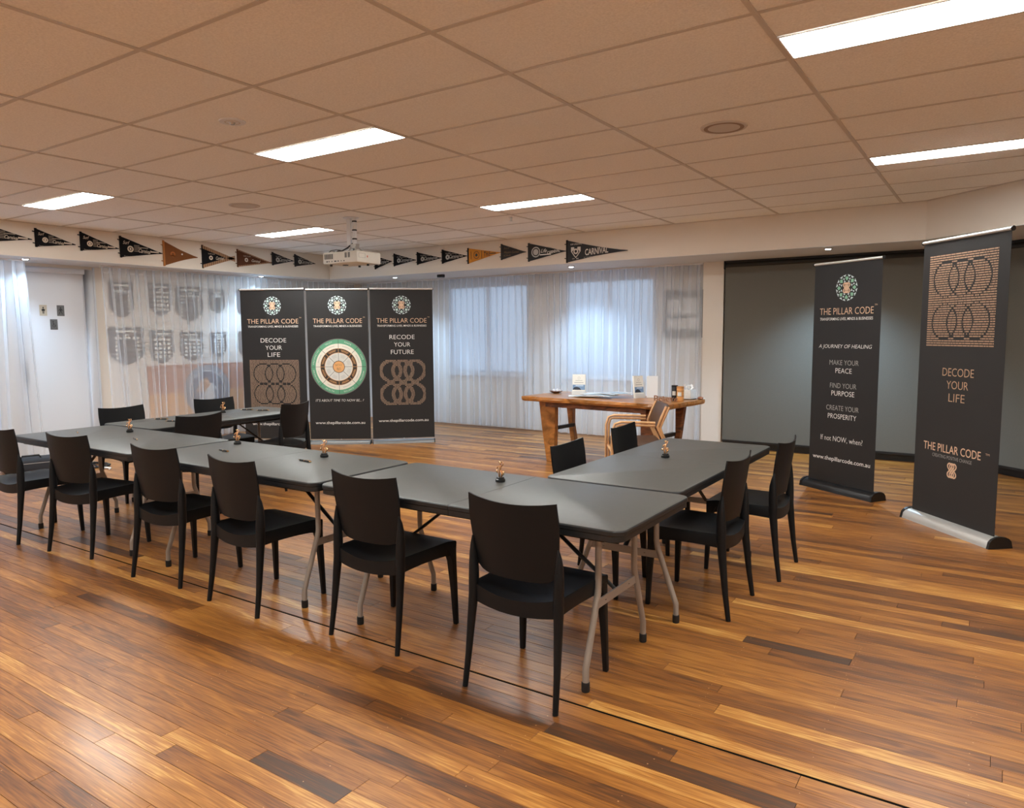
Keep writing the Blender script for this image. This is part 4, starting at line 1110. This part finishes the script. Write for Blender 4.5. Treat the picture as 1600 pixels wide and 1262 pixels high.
# ------------------------------------------------------------------ chairs
def make_chair(label):
    t = thing('stacking_chair', label, 'chair', (0, 0, 0), 0, 'black plastic chairs around the folding tables')
    # seat: dished top with a deep apron
    nx, ny = 14, 14; V = []; F = []
    def hw(v): return .212 + .010 * v          # half width back -> front
    def top(u_, v):
        z = .452 - .020 * (1 - u_ * u_) * (1 - .75 * v ** 3)
        z -= .014 * (1 - v) ** 2 * (1 - u_ * u_)
        z -= .010 * max(0, v - .85) / .15
        return z
    for j in range(ny + 1):
        v = j / ny
        for i in range(nx + 1):
            u_ = -1 + 2 * i / nx
            y = -.178 + (.232 + .178) * v - .022 * (1 - v) ** 3 * (1 - u_ * u_) + .012 * v ** 6 * (1 - u_ * u_)
            V.append((u_ * hw(v), y, top(u_, v)))
    idx = lambda i, j: j * (nx + 1) + i
    for j in range(ny):
        for i in range(nx): F.append((idx(i, j), idx(i + 1, j), idx(i + 1, j + 1), idx(i, j + 1)))
    rim = [idx(i, 0) for i in range(nx + 1)] + [idx(nx, j) for j in range(1, ny + 1)] + [idx(i, ny) for i in range(nx - 1, -1, -1)] + [idx(0, j) for j in range(ny - 1, 0, -1)]
    prev = rim; lay = ((1.0, -.006, .004), (1.0, -.076, .0), (.93, -.076, 0))
    for sc, dz, ex in lay:
        cur = []
        for q in rim:
            x, y, z = V[q]; cur.append(len(V))
            arch = 0
            if dz < -.02:  # underside of apron arches up between the legs
                arch = .012 * (1 - min(1, abs(abs(x) - 0) / .2) ** 2) if abs(y) > .17 else .010 * (1 - min(1, abs(y) / .2) ** 2)
            zz = (z if dz > -.02 else .452 if False else z) + dz + arch
            V.append((x * sc + math.copysign(ex, x) * (1 if abs(x) > .19 else 0), (y - .02) * sc + .02, zz))
        n = len(rim)
        for k in range(n):
            k2 = (k + 1) % n; F.append((prev[k2], prev[k], cur[k], cur[k2]))
        prev = cur
    # closed underside
    n0 = len(V); 
    V.append((0, .02, .385)); n = len(prev)
    for k in range(n): F.append((prev[(k + 1) % n], prev[k], n0))
    o = autosmooth(mesh_obj('seat', V, F, M_chair, t), 40)
    # backrest shell
    nx, nz = 16, 14; V = []; F = []
    def bz(u_, v):
        lo = .503 + .030 * abs(u_) ** 7; hi = .826 + .018 * u_ * u_
        return lo + (hi - lo) * v
    def bw_(z):
        q = (z - .497) / .33
        return .188 + .030 * math.sin(min(1, q * 1.15) * PI / 2) - .004 * max(0, q - .8) / .2
    for side in (0, 1):
        for j in range(nz + 1):
            v = j / nz
            for i in range(nx + 1):
                u_ = -1 + 2 * i / nx; z = bz(u_, v); q = (z - .497) / .33
                y = -.192 - .022 * q - .012 * q * q + .034 * u_ * u_ + .008 * (1 - q) ** 2
                V.append((u_ * bw_(z), y - (.008 if side == 0 else 0), z))
    m_ = (nx + 1) * (nz + 1)
    for j in range(nz):
        for i in range(nx):
            q = (j * (nx + 1) + i, j * (nx + 1) + i + 1, (j + 1) * (nx + 1) + i + 1, (j + 1) * (nx + 1) + i)
            F.append(q); F.append(tuple(m_ + k for k in reversed(q)))
    rim = [i for i in range(nx + 1)] + [j * (nx + 1) + nx for j in range(1, nz + 1)] + [nz * (nx + 1) + i for i in range(nx - 1, -1, -1)] + [j * (nx + 1) for j in range(nz - 1, 0, -1)]
    n = len(rim)
    for k in range(n):
        a, b_ = rim[k], rim[(k + 1) % n]; F.append((b_, a, m_ + a, m_ + b_))
    autosmooth(mesh_obj('backrest', V, F, M_chair, t), 50)
    for s in (-1, 1):
        path = [(s * .224, -.226, 0), (s * .219, -.205, .14), (s * .214, -.187, .30), (s * .210, -.176, .40), (s * .209, -.174, .47), (s * .2105, -.172, .53), (s * .212, -.172, .58), (s * .2115, -.174, .62), (s * .209, -.178, .655)]
        rad = [(.0115, .013), (.0135, .016), (.017, .021), (.020, .025), (.021, .026), (.019, .025), (.015, .021), (.010, .014), (.003, .005)]
        autosmooth(MB().tube(path, rad, 12).build('leg', M_chair, t), 60)
        # front leg: square, tapering to the floor, flaring into the apron
        V = []; F = []
        for (z, cx, cy, hx, hy) in ((0, .221, .226, .011, .012), (.2, .214, .220, .0145, .015), (.34, .208, .213, .018, .019), (.375, .205, .209, .021, .023), (.405, .199, .203, .026, .029), (.43, .195, .2, .026, .029)):
            for dx, dy in ((-1, -1), (1, -1), (1, 1), (-1, 1)): V.append((s * cx + dx * hx, cy + dy * hy, z))
        n = len(V) // 4
        for k in range(n - 1):
            for q in range(4): q2 = (q + 1) % 4; F.append((4 * k + q, 4 * k + q2, 4 * k + 4 + q2, 4 * k + 4 + q))
        F += [(3, 2, 1, 0), (4 * n - 4, 4 * n - 3, 4 * n - 2, 4 * n - 1)]
        bevel(mesh_obj('leg', V, F, M_chair, t), .004, 2, .8)
    return t
CH = [(-1.615, 2.605, 0, 'black plastic chair nearest the camera, at the right end of the front row'),
      (-2.51, 2.665, 0, 'black plastic chair in the front row, second from the right end'),
      (-3.445, 2.605, -2, 'black plastic chair in the front row, third from the right end'),
      (-4.25, 2.62, 5, 'black plastic chair in the front row, fourth from the right end'),
      (-5.31, 2.61, 9, 'black plastic chair in the front row, second from the left edge'),
      (-6.09, 2.535, 0, 'black plastic chair cut by the left edge, seat shining blue-white'),
      (-1.335, 3.91, 90, 'black plastic chair outside the right arm, nearer the camera'),
      (-1.265, 4.68, 90, 'black plastic chair outside the right arm, nearer the tall banners'),
      (-1.975, 3.87, -88, 'black plastic chair inside the U at the right arm, nearer one'),
      (-2.035, 4.80, -88, 'black plastic chair inside the U at the right arm, in front of the armchair'),
      (-6.70, 3.66, -90, 'black plastic chair outside the left arm, beside the toilet door curtain'),
      (-6.75, 4.64, -100, 'black plastic chair outside the left arm, in front of the orange board'),
      (-5.82, 3.64, 90, 'black plastic chair inside the U at the left arm, nearer the front row'),
      (-5.94, 4.72, 103, 'black plastic chair inside the U at the left arm, in front of the banners')]
c0 = None
for x, y, rz, lab in CH:
    if c0 is None: c0 = make_chair(lab); c0.location = (x, y, 0); c0.rotation_euler = (0, 0, math.radians(rz))
    else: dup(c0, (x, y, 0), math.radians(rz), lab)

# ------------------------------------------------------------------ small things on the tables
def make_trophy(label):
    t = thing('trophy', label, 'trophy', (0, 0, TZ), 0, 'small gold figurine trophies')
    autosmooth(MB().lathe([(.025, 0), (.026, .003), (.026, .014), (.021, .017), (.020, .024), (.017, .026)], 20).build('base', M_cap, t), 30)
    V = []
    mb = MB()
    # slim figure standing with raised arms, holding rings and leaves
    mb.tube([(-.006, 0, .026), (-.008, 0, .045), (-.004, .001, .06), (0, 0, .075), (.001, 0, .088)], [.005, .0045, .006, .0075, .004], 8)
    mb.tube([(.007, 0, .026), (.009, 0, .043), (.004, 0, .06)], [.005, .0045, .006], 8)
    mb.lathe([(0, -.008), (.005, -.005), (.0065, 0), (.005, .005), (0, .008)], 10, (.001, 0, .098))
    mb.tube([(.006, 0, .082), (.016, .002, .092), (.017, 0, .102)], [.0035, .003, .003], 6)
    mb.tube([(-.006, 0, .082), (-.017, -.002, .078), (-.020, 0, .066)], [.0035, .003, .003], 6)
    o = mb.build('figure', M_gold, t, True)
    mb = MB(); mb.tube([(-.02, 0, .06), (-.024, .002, .052), (-.017, 0, .044)], [.003, .006, .002], 6); mb.tube([(.012, 0, .06), (.021, 0, .055), (.018, 0, .04), (.010, 0, .03)], [.002, .005, .005, .002], 6)
    mb.tube([(-.012, 0, .105), (.0, -.003, .104), (.018, 0, .105)], [.001, .003, .002], 6)
    mb.build('wings', M_goldl, t, True)
    return t
TR = [(-2.135, 3.085, 0, 'small gold trophy on the near right table, behind the nearest chair'), (-3.52, 3.13, .5, 'small gold trophy at the right part of the middle table, below the wheel banner'),
      (-4.47, 3.18, 1.4, 'small gold trophy at the left part of the middle table'), (-5.79, 3.13, 1.5, 'small gold trophy on the leftmost table of the front row'),
      (-1.685, 4.23, 1.0, 'small gold trophy on the right arm of the U'), (-6.42, 4.42, .7, 'small gold trophy on the left arm of the U')]
tr0 = None
for x, y, a, lab in TR:
    if tr0 is None: tr0 = make_trophy(lab); tr0.location = (x, y, TZ); tr0.rotation_euler = (0, 0, a)
    else: dup(tr0, (x, y, TZ), a, lab)
def make_pen(label):
    t = thing('pen', label, 'pen', (0, 0, TZ), 0, 'black and gold pens on the tables')
    autosmooth(MB().tube([(-.052, 0, .006), (-.006, 0, .0062)], .0055, 8).build('barrel', M_cap, t))
    autosmooth(MB().tube([(.0, 0, .0062), (.05, 0, .006)], .0055, 8).build('cap', M_cap, t))
    for x0, x1, r0, r1 in ((-.07, -.052, .0015, .005), (-.006, 0, .0062, .0062), (.05, .066, .0058, .003)): MB().tube([(x0, 0, .0062), (x1, 0, .0062)], [r0, r1], 8).build('ring', M_goldl, t)
    MB().box(.02, -.002, .0115, .06, .002, .0135).build('clip', M_goldl, t)
    return t
PN = [(-3.49, 2.95, -.12, 'pen lying on the middle table near the wheel-banner trophy'), (-4.27, 2.93, -.12, 'pen lying on the left part of the middle table'), (-5.33, 2.92, -.3, 'pen lying on the left table, right of its trophy'), (-6.12, 2.885, -.4, 'dark pen at the left end of the front row'),
      (-6.40, 3.76, .55, 'pen on the left arm, nearest the table corner'), (-6.15, 3.72, .5, 'pen on the left arm beside the inside chair'), (-6.42, 4.70, .5, 'pen at the far end of the left arm, left one'), (-6.22, 4.74, .6, 'pen at the far end of the left arm, right one')]
pn0 = None
for x, y, a, lab in PN:
    if pn0 is None: pn0 = make_pen(lab); pn0.location = (x, y, TZ); pn0.rotation_euler = (0, 0, a)
    else: dup(pn0, (x, y, TZ), a, lab)

# ------------------------------------------------------------------ timber slab table
TZ2 = .77
TC = Vector((-3.665, 7.52)); TA = math.radians(-6)
t = thing('timber_table', 'rustic live-edge timber slab table in front of the back curtain', 'table', (TC.x, TC.y, 0), TA)
rnd = random.Random(4); pts = []
hx, hy = .95, .44
for i in range(29): x = -hx + 2 * hx * i / 28; pts.append((x, -hy + rnd.uniform(-.012, .012) + .018 * math.sin(i * .7)))
for i in range(1, 6): pts.append((hx + rnd.uniform(-.01, .01), -hy + 2 * hy * i / 6))
for i in range(29): x = hx - 2 * hx * i / 28; pts.append((x, hy + rnd.uniform(-.012, .012) + .015 * math.sin(i * .9)))
for i in range(1, 6): pts.append((-hx + rnd.uniform(-.01, .01), hy - 2 * hy * i / 6))
sc = lambda k: [(x * (1 - k * .02), y * (1 - k * .045)) for x, y in pts]
V = []; F = []; n = len(pts)
for k, z in ((1.4, TZ2 - .058), (.5, TZ2 - .05), (0, TZ2 - .03), (.1, TZ2 - .006), (.35, TZ2)):
    V += [(x + rnd.uniform(-.004, .004), y + rnd.uniform(-.004, .004), z) for x, y in sc(k)]
for k in range(4):
    for i in range(n): j = (i + 1) % n; F.append((k * n + i, k * n + j, (k + 1) * n + j, (k + 1) * n + i))
F.append(tuple(range(n - 1, -1, -1))); F.append(tuple(4 * n + i for i in range(n)))
o = mesh_obj('slab_top', V, F, M_slab, t)
for sx in (-1, 1):
    for sy in (-1, 1):
        y0 = sy * .27; a = sx * .80; b_ = sx * (.56 if sy < 0 else .69); c = sx * .69; d = sx * (.58 if sy < 0 else .62)
        V = []
        for (x, z) in ((a, TZ2 - .06), (b_, TZ2 - .06), (b_ + sx * .005, .4), (d, 0), (c, 0), (a - sx * .045, .38)):
            V.append((x, y0 - .035, z))
        V += [(x, y + .07, z) for x, y, z in V]
        F = [(0, 1, 2, 3, 4, 5), (11, 10, 9, 8, 7, 6)] + [(i, 6 + i, 6 + (i + 1) % 6, (i + 1) % 6) for i in range(6)]
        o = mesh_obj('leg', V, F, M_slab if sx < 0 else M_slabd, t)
        bm = bmesh.new(); bm.from_mesh(o.data); bmesh.ops.recalc_face_normals(bm, faces=bm.faces); bm.to_mesh(o.data); bm.free(); bevel(o, .006, 1)
    MB().box(sx * .68 - .02, -.24, .36, sx * .68 + .02, .24, .40).build('stretcher', M_dsteel, t)
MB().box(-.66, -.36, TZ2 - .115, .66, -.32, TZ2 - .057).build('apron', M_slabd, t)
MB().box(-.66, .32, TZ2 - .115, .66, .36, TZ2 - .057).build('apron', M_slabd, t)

def tpt(x, y):
    ca, sa = math.cos(TA), math.sin(TA); return (TC.x + x * ca - y * sa, TC.y + x * sa + y * ca)
# dish with crystals
p = (-4.50, 7.72)
t = thing('crystal_dish', 'shallow amber dish with white crystals at the left end of the timber table', 'dish', (*p, TZ2))
autosmooth(MB().lathe([(.03, 0), (.06, .012), (.085, .028), (.08, .03), (.05, .014), (.0, .012)], 24).build('dish', mat('amber_dish', (120, 80, 56), .2), t))
for k, (x, y, s) in enumerate(((-.03, 0, .02), (.01, .02, .024), (.03, -.02, .02), (-.01, -.03, .018), (.055, .01, .018))):
    o = MB().lathe([(0, 0), (s * .8, s * .4), (s * .9, s), (s * .3, s * 1.5), (0, s * 1.6)], 6, (x, y, .02)).build('crystal', mat('white_crystal', (228, 228, 232), .2), t)
# brochure stands
def brochure(label, x, y, rz, w, h, skew=False):
    t = thing('brochure_stand', label, 'brochure stand', (x, y, TZ2), rz, 'white brochure stands on the timber table')
    o = MB().box(-w / 2, -.012, .0, w / 2, .012, h).build('leaflet_pack', mat('leaflet_white', (236, 234, 226), .6), t)
    o.rotation_euler = (math.radians(-7), 0, 0)
    def pr(nm, g, m, yy=-.0125):
        q = print_on(t, nm, g, m, yy); q.rotation_euler = (math.radians(-7), 0, 0)
    pr('picture', [(*rect2(w * .96, h * .25), 0, h * .375)], mat('picture_sea', (120, 150, 186), .5))
    pr('picture_hill', [([(-w * .48, -h * .125), (w * .2, -h * .125), (w * .05, -h * .02), (-w * .15, h * .02), (-w * .35, 0)], [(0, 1, 2, 3, 4)], 0, h * .375)], mat('picture_dark', (44, 50, 62), .5), -.013)
    pr('picture_cloud', [(*rect2(w * .6, h * .05), w * .05, h * .45)], mat('picture_pale', (196, 212, 228), .5), -.013)
    pr('emblem', [(*disc2(h * .05, h * .06, n=16), 0, h * .82)], M_gry)
    pr('lettering', [(*rect2(w * .55, .005), 0, h * .70), (*rect2(w * .7, .007), 0, h * .60), (*rect2(w * .5, .003), 0, h * .18), (*rect2(w * .6, .003), 0, h * .14), (*rect2(w * .5, .003), 0, h * .10)], M_gry)
    mb = MB(); mb.box(-w / 2 - .004, -.03, 0, w / 2 + .004, -.028, .05).box(-w / 2 - .004, -.03, 0, w / 2 + .004, .05, .003)
    mb.build('holder', mat('clear_holder', (220, 222, 222), .1), t)
    return t
brochure('white brochure stand in the middle left of the timber table, facing the camera', -4.13, 7.62, math.radians(20), .155, .245)
brochure('white brochure stand angled away at the right part of the timber table', -3.35, 7.60, math.radians(62), .13, .25)
o = MB().box(-.062, -.006, 0, .062, .006, .245).build('blank_card', mat('card_white', (226, 228, 230), .6))
o.location = (-3.235, 7.70, TZ2 + .001); o.rotation_euler = (math.radians(-4), 0, math.radians(22)); tag(bevel(o, .001, 1), 'plain pale card standing right of the angled brochure stand', 'card')
# magazines spread out
M_mag = [mat('mag_%d' % i, c, .35) for i, c in enumerate(((206, 220, 232), (160, 186, 208), (232, 234, 236), (184, 206, 222)))]
for k, (x, y, a) in enumerate(((-4.02, 7.48, .5), (-3.92, 7.45, .3), (-3.82, 7.42, .1), (-3.72, 7.42, -.05), (-3.86, 7.52, .9), (-3.66, 7.52, -.25), (-3.58, 7.56, -.4))):
    V = []; F = []
    n = 6
    for i in range(n + 1):
        xx = -.148 + .296 * i / n; zz = .006 + .003 * math.sin(PI * i / n) ** 2
        V += [(xx, -.105, zz), (xx, .105, zz), (xx, -.105, zz - .0045), (xx, .105, zz - .0045)]
    for i in range(n):
        q = 4 * i; F += [(q, q + 4, q + 5, q + 1), (q + 3, q + 7, q + 6, q + 2), (q + 2, q + 6, q + 4, q), (q + 1, q + 5, q + 7, q + 3)]
    F += [(0, 1, 3, 2), (4 * n + 2, 4 * n + 3, 4 * n + 1, 4 * n)]
    t = thing('magazine', ['pale blue magazine at the left end of the fan', 'blue magazine second in the fan', 'white magazine third in the fan', 'pale blue-white magazine fourth in the fan, nearest the table edge', 'pale blue magazine under the left of the fan, turned', 'blue magazine fifth in the fan, tilted right', 'white magazine at the right end of the fan'][k] + ' on the timber table', 'magazine', (x, y, TZ2 + .0005 + k * .0078), a, 'fan of magazines on the timber table')
    mesh_obj('pages', V, F, M_mag[2], t)
    print_on(t, 'cover', [], M_mag[k % 4]) if False else None
    V2 = []
    for i in range(n + 1):
        xx = -.14 + .28 * i / n; zz = .0068 + .003 * math.sin(PI * (xx + .148) / .296) ** 2; V2 += [(xx, -.09, zz), (xx, .03, zz)]
    mesh_obj('cover_picture', V2, [(2 * i, 2 * i + 2, 2 * i + 3, 2 * i + 1) for i in range(n)], M_mag[(k % 2) * 1 + (k % 3 == 0) * 2 if k % 4 != 2 else 1], t)
# BELIEVE sign: standing wooden letters
t = thing('word_sign', 'small wooden word Believe standing on the timber table behind the armchair', 'sign', (-2.93, 7.36, TZ2), math.radians(12))
cu_v, cu_f = None, None
x = -.13
for ch in 'Believe':
    vs, fs = text_geo(ch, None, .062 if ch == 'B' else (.055 if ch == 'l' else .042), 0, .012, 'L')
    wdt = max(v[0] for v in vs); hgt = max(v[1] for v in vs)
    n = len(vs); fs = up_faces(vs, fs); V = [(x + a, -.012, b_ + hgt) for a, b_ in vs] + [(x + a, .012, b_ + hgt) for a, b_ in vs]
    from collections import Counter
    ec = Counter(); 
    for q in fs:
        for i in range(len(q)): ec[tuple(sorted((q[i], q[(i + 1) % len(q)])))] += 1
    F = list(fs) + [tuple(n + i for i in reversed(q)) for q in fs]
    for q in fs:
        for i in range(len(q)):
            a, b_ = q[i], q[(i + 1) % len(q)]
            if ec[tuple(sorted((a, b_)))] == 1: F.append((b_, a, n + a, n + b_))
    mesh_obj('letter', V, F, mat('letter_wood', (150, 104, 74), .5), t)
    x += wdt + .007
# tins
def can(label, x, y, rad, h, m, lidm, band=None):
    t = thing('canister', label, 'canister', (x, y, TZ2), 0, 'canisters on the timber table')
    autosmooth(MB().lathe([(rad, 0), (rad, h - .02), (rad * .97, h - .018)], 24).build('body', m, t), 30)
    autosmooth(MB().lathe([(rad * 1.02, h - .02), (rad * 1.02, h - .002), (rad * .9, h), (0, h)], 24).build('lid', lidm, t), 30)
    if band:
        for z in band: autosmooth(MB().lathe([(rad * 1.01, z), (rad * 1.015, z + .001), (rad * 1.015, z + .003), (rad * 1.01, z + .004)], 24).build('band', M_dbrown, t), 30)
    V = []; F = []; n = 8
    for i in range(n + 1):
        a = -PI / 2 + .15 + (i / n - .5) * 1.1; V += [(rad * 1.008 * math.cos(a), rad * 1.008 * math.sin(a), h * .35), (rad * 1.008 * math.cos(a), rad * 1.008 * math.sin(a), h * .62)]
    mesh_obj('paper_label', V, [(2 * i, 2 * i + 2, 2 * i + 3, 2 * i + 1) for i in range(n)], M_pale, t)
can('black canister behind the Believe sign', -2.90, 7.52, .034, .165, M_cap, M_cap)
can('orange cylindrical canister with dark bands, right of the black one', -2.81, 7.45, .038, .16, mat('canister_orange', (214, 150, 84), .5), mat('canister_orange2', (198, 134, 74), .5), (.055, .11))
t = thing('tissue_box', 'white tissue box with crumpled tissues at the right end of the timber table', 'tissue box', (-2.83, 7.74, TZ2), math.radians(-10))
bevel(MB().box(-.065, -.06, .006, .065, .06, .105).build('box', mat('box_white', (222, 222, 218), .5, var=.06, vscale=60), t), .004)
MB().box(-.068, -.063, 0, .068, .063, .007).build('tray', M_cap, t)
rnd = random.Random(2); mb = MB()
for k in range(7):
    a = k * .9; r0 = .03; cx, cy = .02 * math.cos(a * 1.7), .02 * math.sin(a * 1.7)
    V = [(cx + rnd.uniform(-.01, .01), cy, .10)]
    for i in range(5): b_ = a + i * .5; rr = rnd.uniform(.02, .05); V.append((cx + rr * math.cos(b_), cy + rr * math.sin(b_), .105 + rnd.uniform(.02, .065)))
    mb.add(V, [(0, i, i + 1) for i in range(1, 5)])
mb.build('tissue', mat('tissue', (240, 240, 240), .9), t)
t = thing('shell_ornament', 'tiny copper-brown ornament at the right tip of the timber table', 'ornament', (-2.71, 7.80, TZ2))
autosmooth(MB().lathe([(.02, 0), (.034, .008), (.03, .02), (.012, .028), (0, .03)], 14).build('shell', mat('copper_brown', (160, 104, 76), .3, metal=.3), t))
MB().lathe([(.0, 0), (.012, .004), (.008, .014), (0, .016)], 8, (.045, -.01, 0)).build('pebble', M_wht, t)

# ------------------------------------------------------------------ armchair
def armchair():
    ang = math.radians(55 + 90)
    t = thing('armchair', 'bentwood armchair with brown leather seat and back beside the timber table', 'armchair', (-2.90, 6.53, 0), math.radians(122))
    # local: front +y, origin between the feet
    for s in (-1, 1):
        x = s * .29
        def dbl(path, name):
            for off in (-.014, .014):
                autosmooth(MB().tube([(x + 0 * off, y + off * ny_, z + off * nz_) for (y, z, ny_, nz_) in path], .0125, 8, 1.25, 1).build(name, M_beech, t), 50)
        # front leg bending into arm, then dropping behind into the rear leg
        dbl([(.25, 0, 1, 0), (.255, .3, 1, 0), (.255, .58, 1, .0), (.235, .645, .7, .7), (.19, .66, 0, 1), (0, .655, 0, 1), (-.13, .65, 0, 1)], 'front_frame')
        dbl([(-.24, 0, 1, 0), (-.255, .3, 1, .0), (-.25, .44, .9, .4), (-.19, .56, .8, .6), (-.165, .62, .9, .3), (-.20, .71, .95, .2), (-.245, .815, .95, .2)], 'rear_frame')
        autosmooth(MB().tube([(x, -.24, .36), (x, .25, .36)], .013, 8, 1, 1.3).build('side_rail', M_beech, t))
    autosmooth(MB().tube([(-.28, .25, .37), (.28, .25, .37)], .014, 8).build('front_rail', M_beech, t))
    autosmooth(MB().tube([(-.28, -.24, .37), (.28, -.24, .37)], .014, 8).build('rear_rail', M_beech, t))
    bevel(MB().box(-.268, -.23, .395, .268, .245, .475).build('seat', M_leather, t), .03, 3)
    # back pad, leaning
    V = []; F = []; nx = 10
    for j, (z, y) in enumerate(((.58, -.16), (.64, -.17), (.71, -.19), (.78, -.218), (.82, -.235))):
        for i in range(nx + 1):
            u_ = -1 + 2 * i / nx; V.append((u_ * .268, y - .03 * (1 - u_ * u_), z))
    nb = len(V); V += [(x, y - .028, z) for x, y, z in V]
    for j in range(4):
        for i in range(nx):
            q = (j * (nx + 1) + i, j * (nx + 1) + i + 1, (j + 1) * (nx + 1) + i + 1, (j + 1) * (nx + 1) + i); F += [tuple(reversed(q)), tuple(nb + k for k in q)]
    rim = [i for i in range(nx + 1)] + [j * (nx + 1) + nx for j in range(1, 5)] + [4 * (nx + 1) + i for i in range(nx - 1, -1, -1)] + [j * (nx + 1) for j in range(3, 0, -1)]
    for k in range(len(rim)):
        a, b_ = rim[k], rim[(k + 1) % len(rim)]; F.append((a, b_, nb + b_, nb + a))
    o = mesh_obj('backrest', V, F, M_leather, t); bevel(o, .008, 2, 1.0)
armchair()

# ------------------------------------------------------------------ bag and cables on the floor at left
t = thing('equipment_bag', 'black equipment bag on the floor by the short left curtain', 'bag', (-9.0, 3.72, 0), math.radians(75))
bevel(MB().box(-.26, -.14, .0, .26, .14, .15).build('body', mat('bag_fabric', (42, 44, 50), .8, bump=.4, bscale=300), t), .035, 3)
autosmooth(MB().tube([(-.1, -.06, .145), (-.08, -.06, .18), (.08, -.06, .18), (.1, -.06, .145)], .01, 8).build('handle', M_black, t))
MB().box(-.22, -.142, .1, .22, -.139, .106).build('zip', M_gry, t)
mb = MB(); rnd = random.Random(8)
P = []
for i in range(70):
    a = i * .42; rr = .10 + .04 * math.sin(i * .9); P.append((rr * 1.6 * math.cos(a) + .0008 * i, rr * math.sin(a), .009 + .022 * (i % 7) / 7))
mb.tube(P, .008, 6)
o = mb.build('cable_coil', M_black, None, True); o.location = (-8.72, 4.28, 0); tag(o, 'loose coil of black cable on the floor right of the equipment bag', 'cable')
o = autosmooth(MB().tube([(0, 0, .012), (.05, .05, .012), (.12, .06, .012), (.17, .02, .014)], .011, 8).build('cable_plug', M_wht)); o.location = (-8.45, 4.2, 0); tag(o, 'pale plug and lead at the end of the black cable coil', 'plug')
# box seen under the left arm, by the banners
t = thing('storage_tub', 'dark low tub with a pale strap on the floor under the left arm table', 'tub', (-7.35, 5.55, 0), math.radians(25))
bevel(MB().box(-.3, -.17, 0, .3, .17, .16).build('body', mat('tub_dark', (52, 52, 54), .6), t), .02, 2)
MB().box(-.31, -.18, .15, .31, .18, .175).build('lid', M_black, t)
